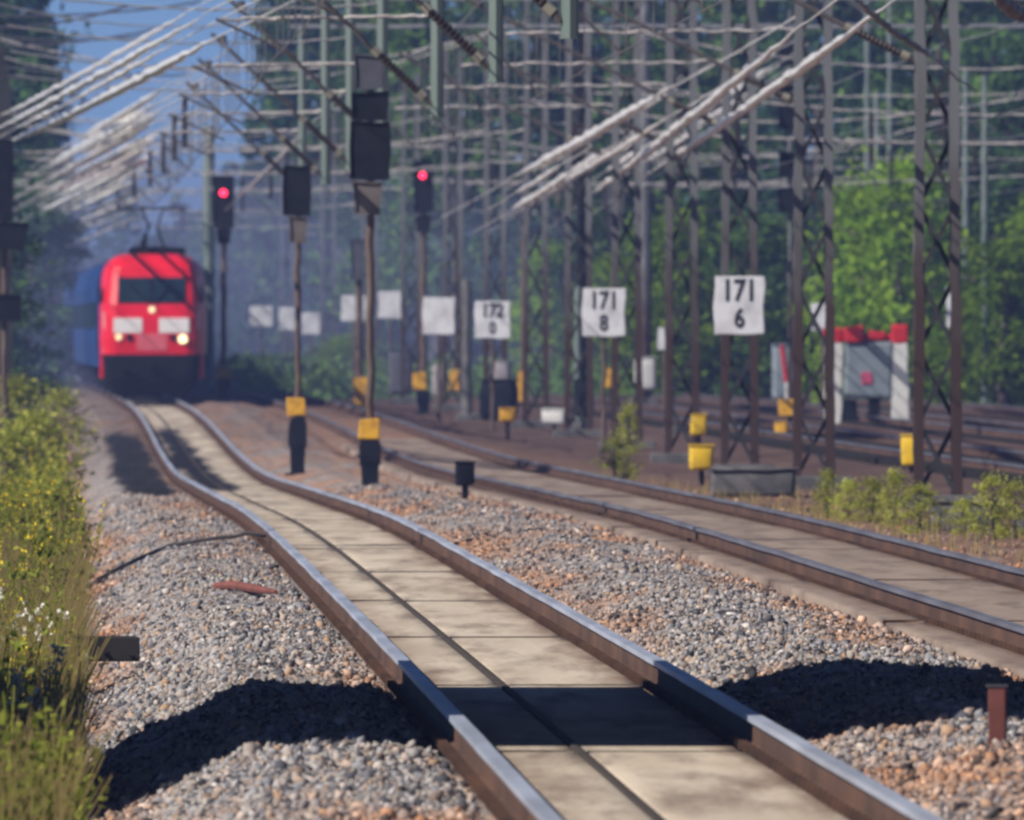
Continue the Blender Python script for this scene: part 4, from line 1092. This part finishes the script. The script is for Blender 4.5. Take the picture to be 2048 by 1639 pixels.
for px, d, sc, r, lab in [(1655, 246, .085, .085, 'small pale shrub at the left end of the plants before the far right leg'), (1700, 243, .075, .1, 'pale shrub second from left before the far right leg'),
                          (1745, 240, .08, .11, 'yellow green shrub in the middle of the plants before the far right leg'), (1790, 238, .095, .09, 'taller pale shrub right of the middle before the far right leg'),
                          (1838, 229, .08, .12, 'round green shrub touching the pale topped concrete block'), (1925, 226, .06, .07, 'small yellowish shrub growing in front of the pale topped concrete block'),
                          (1985, 221, .10, .11, 'bright shrub right of the pale topped concrete block'), (2030, 222, .09, .1, 'pale shrub cut by the right picture edge'),
                          (1228, 300, .10, .10, 'bright shrub leaning between the tracks below the 171 8 board'), (1256, 320, .17, .09, 'tall narrow shrub behind the leaning one below the 171 8 board')]:
    o = copy_tree(PALE); o.location = gpt(u_of(px, d), d, -.03); o.scale = (r * 1.25, r * 1.25, sc * 1.15); o.rotation_euler = (0, 0, random.uniform(0, 6.28))
    o['label'] = lab; o['category'] = 'shrub'; o['group'] = 'small shrubs beside the second track'

# bushes further up the left verge
for i, (px, d, h, r, key) in enumerate([(60, 330, .30, .42, 'l0'), (15, 300, .26, .4, 'l1'), (115, 420, .30, .4, 'l1'), (20, 400, .36, .5, 'l0'), (75, 250, .17, .27, 'l1')]):
    o = PALE if i == 0 else copy_tree(PALE); x = (px - 1024) * d / F; o.location = (x, d, float(gz(x - float(xc(d)), d)) - .2); o.scale = (r, r, h); 
    o['label'] = ['lime green shrub on the left verge nearest the train', 'lime green shrub at the left edge', 'yellow green shrub below the blue coaches', 'tall lime shrub below the dark left signal', 'low lime shrub closest to the gravel'][i]
    o['category'] = 'shrub'; o['group'] = 'shrubs on the left verge'

# ------------------------------------------------------------------ road bridge overhead (out of view, throws the shadow band)
br = thing('unseen_road_bridge', 'concrete road bridge over the tracks, out of view, seen only by its shadow band across the rails', 'bridge', (0, 0, 0))
mb = MB(); mb.cbox((-2, 105.0, 7.2), (60, 16.2, .9), .05); mb.build('deck', 'concrete', br)
for y in (97.1, 112.9): mb = MB(); mb.cbox((-2, y, 8.0), (60, .3, .75), .03); mb.build('parapet', 'concrete', br)
for x in (-16, 14): mb = MB(); mb.cbox((x, 105.0, 3.1), (1.0, 13, 7.3), .05); mb.build('pier', 'concrete', br)

# ------------------------------------------------------------------ outlines of the yard objects rippled in shape to imitate heat shimmer
def ripple(me, amp, L=.16):
    bm = bmesh.new(); bm.from_mesh(me); groups = {}
    for e in bm.edges:
        n = min(60, int(e.calc_length() / L))
        if n > 0: groups.setdefault(n, []).append(e)
    if len(bm.edges) > 6000: bm.free(); return
    for n, es in groups.items(): bmesh.ops.subdivide_edges(bm, edges=[e for e in es if e.is_valid], cuts=n, use_grid_fill=True)
    for v in bm.verts:
        c = v.co; v.co = c + Vector((mnoise.noise(c * 2.6 + Vector((3, 0, 0))), 0, mnoise.noise(c * 2.6 + Vector((0, 7, 0))))) * amp
    bm.to_mesh(me); bm.free(); me.update()


done = set()
for o in list(COL.objects):
    r = o
    while r.parent: r = r.parent
    k = {'overhead_line_gantry': .035, 'railway_signal': .035, 'kilometre_board': .035, 'steel_pole': .05, 'marker_post': .035, 'trackside_box': .03, 'buffer_stop': .045, 'concrete_block': .03}.get(r.name.split('.')[0])
    if not k or o.type != 'MESH' or o.data.name in done: continue
    if o.name.split('.')[0] in ('numerals', 'lacing', 'insulator', 'insulator_cap', 'red_light', 'hood', 'span_wire', 'registration_tube', 'foot_block', 'foundation', 'steady_arm', 'wire_clamp', 'drop_post'): continue
    done.add(o.data.name); ripple(o.data, k)

# extra bluish haze volume, added to imitate the mirage veil behind the locomotive
bm = bmesh.new(); bmesh.ops.create_uvsphere(bm, u_segments=40, v_segments=24, radius=1)
me = bpy.data.meshes.new('added_haze'); bm.to_mesh(me); bm.free()
dc = link(bpy.data.objects.new('added_haze', me)); dc.location = (-9, 790, 1.0); dc.scale = (17, 190, 7.5)
dm = bpy.data.materials.new('dust'); dm.use_nodes = True; nt = dm.node_tree; nt.nodes.clear()
ou = nt.nodes.new('ShaderNodeOutputMaterial'); pv = nt.nodes.new('ShaderNodeVolumePrincipled')
pv.inputs['Color'].default_value = (.45, .52, .9, 1); pv.inputs['Density'].default_value = .0019; nt.links.new(pv.outputs[0], ou.inputs['Volume']); me.materials.append(dm)
tag(dc, 'low bluish haze added for the mirage over the track behind the locomotive', 'dust', kind='stuff')  # 'dust' here is the added mirage haze

# ------------------------------------------------------------------ air, light, camera
HZ = MB(); HZ.box((-20, 1950, 14.6), (4200, 5200, 34)); hz = HZ.build('haze', 'glass'); hz.data.materials.clear()
hm = bpy.data.materials.new('haze'); hm.use_nodes = True; nt = hm.node_tree; nt.nodes.clear()
ou = nt.nodes.new('ShaderNodeOutputMaterial'); pv = nt.nodes.new('ShaderNodeVolumePrincipled')
pv.inputs['Color'].default_value = (.30, .43, .95, 1); pv.inputs['Density'].default_value = .00026; pv.inputs['Anisotropy'].default_value = .2
nt.links.new(pv.outputs[0], ou.inputs['Volume']); hz.data.materials.append(hm)
tag(hz, 'bluish shimmering summer haze over the yard', 'haze', kind='stuff')

w = bpy.data.worlds.new('World'); SC.world = w; w.use_nodes = True
nt = w.node_tree; bg = nt.nodes['Background']; sk = nt.nodes.new('ShaderNodeTexSky'); sk.sky_type = 'NISHITA'; sk.sun_disc = False
EL, AZ = math.radians(40), math.radians(240)       # azimuth clockwise from +Y: the sun stands left, a little behind the camera
sk.sun_elevation = EL; sk.sun_rotation = AZ; sk.ozone_density = 6.0; sk.air_density = .35; sk.dust_density = 0.0; sk.altitude = 2000
nt.links.new(sk.outputs[0], bg.inputs['Color']); bg.inputs['Strength'].default_value = .07
to_sun = Vector((math.sin(AZ) * math.cos(EL), math.cos(AZ) * math.cos(EL), math.sin(EL)))
sl = bpy.data.lights.new('sun', 'SUN'); sl.energy = 5.0; sl.angle = math.radians(.5); sl.color = (1, .93, .83)
so = bpy.data.objects.new('sun', sl); link(so); so.rotation_euler = to_sun.to_track_quat('Z', 'Y').to_euler()

cam = bpy.data.cameras.new('camera'); co = bpy.data.objects.new('camera', cam); link(co); SC.camera = co
co.location = (0, 0, CAMZ); co.rotation_euler = (math.pi / 2, 0, 0)
cam.sensor_width = 36; cam.lens = F / 2048 * 36; cam.shift_y = -(1639 / 2 - HY) / 2048
cam.clip_start = 1; cam.clip_end = 12000
cam.dof.use_dof = True; cam.dof.focus_distance = 138; cam.dof.aperture_fstop = cam.lens / 1000 / .054

SC.render.engine = 'CYCLES'
SC.view_settings.view_transform = 'Standard'; SC.view_settings.look = 'None'; SC.view_settings.exposure = .27; SC.view_settings.gamma = 1
SC.cycles.use_denoising = True; SC.cycles.max_bounces = 5; SC.cycles.diffuse_bounces = 3; SC.cycles.volume_bounces = 1; SC.cycles.transparent_max_bounces = 4
SC.cycles.filter_width = 2.6
SC.cycles.sample_clamp_indirect = 6
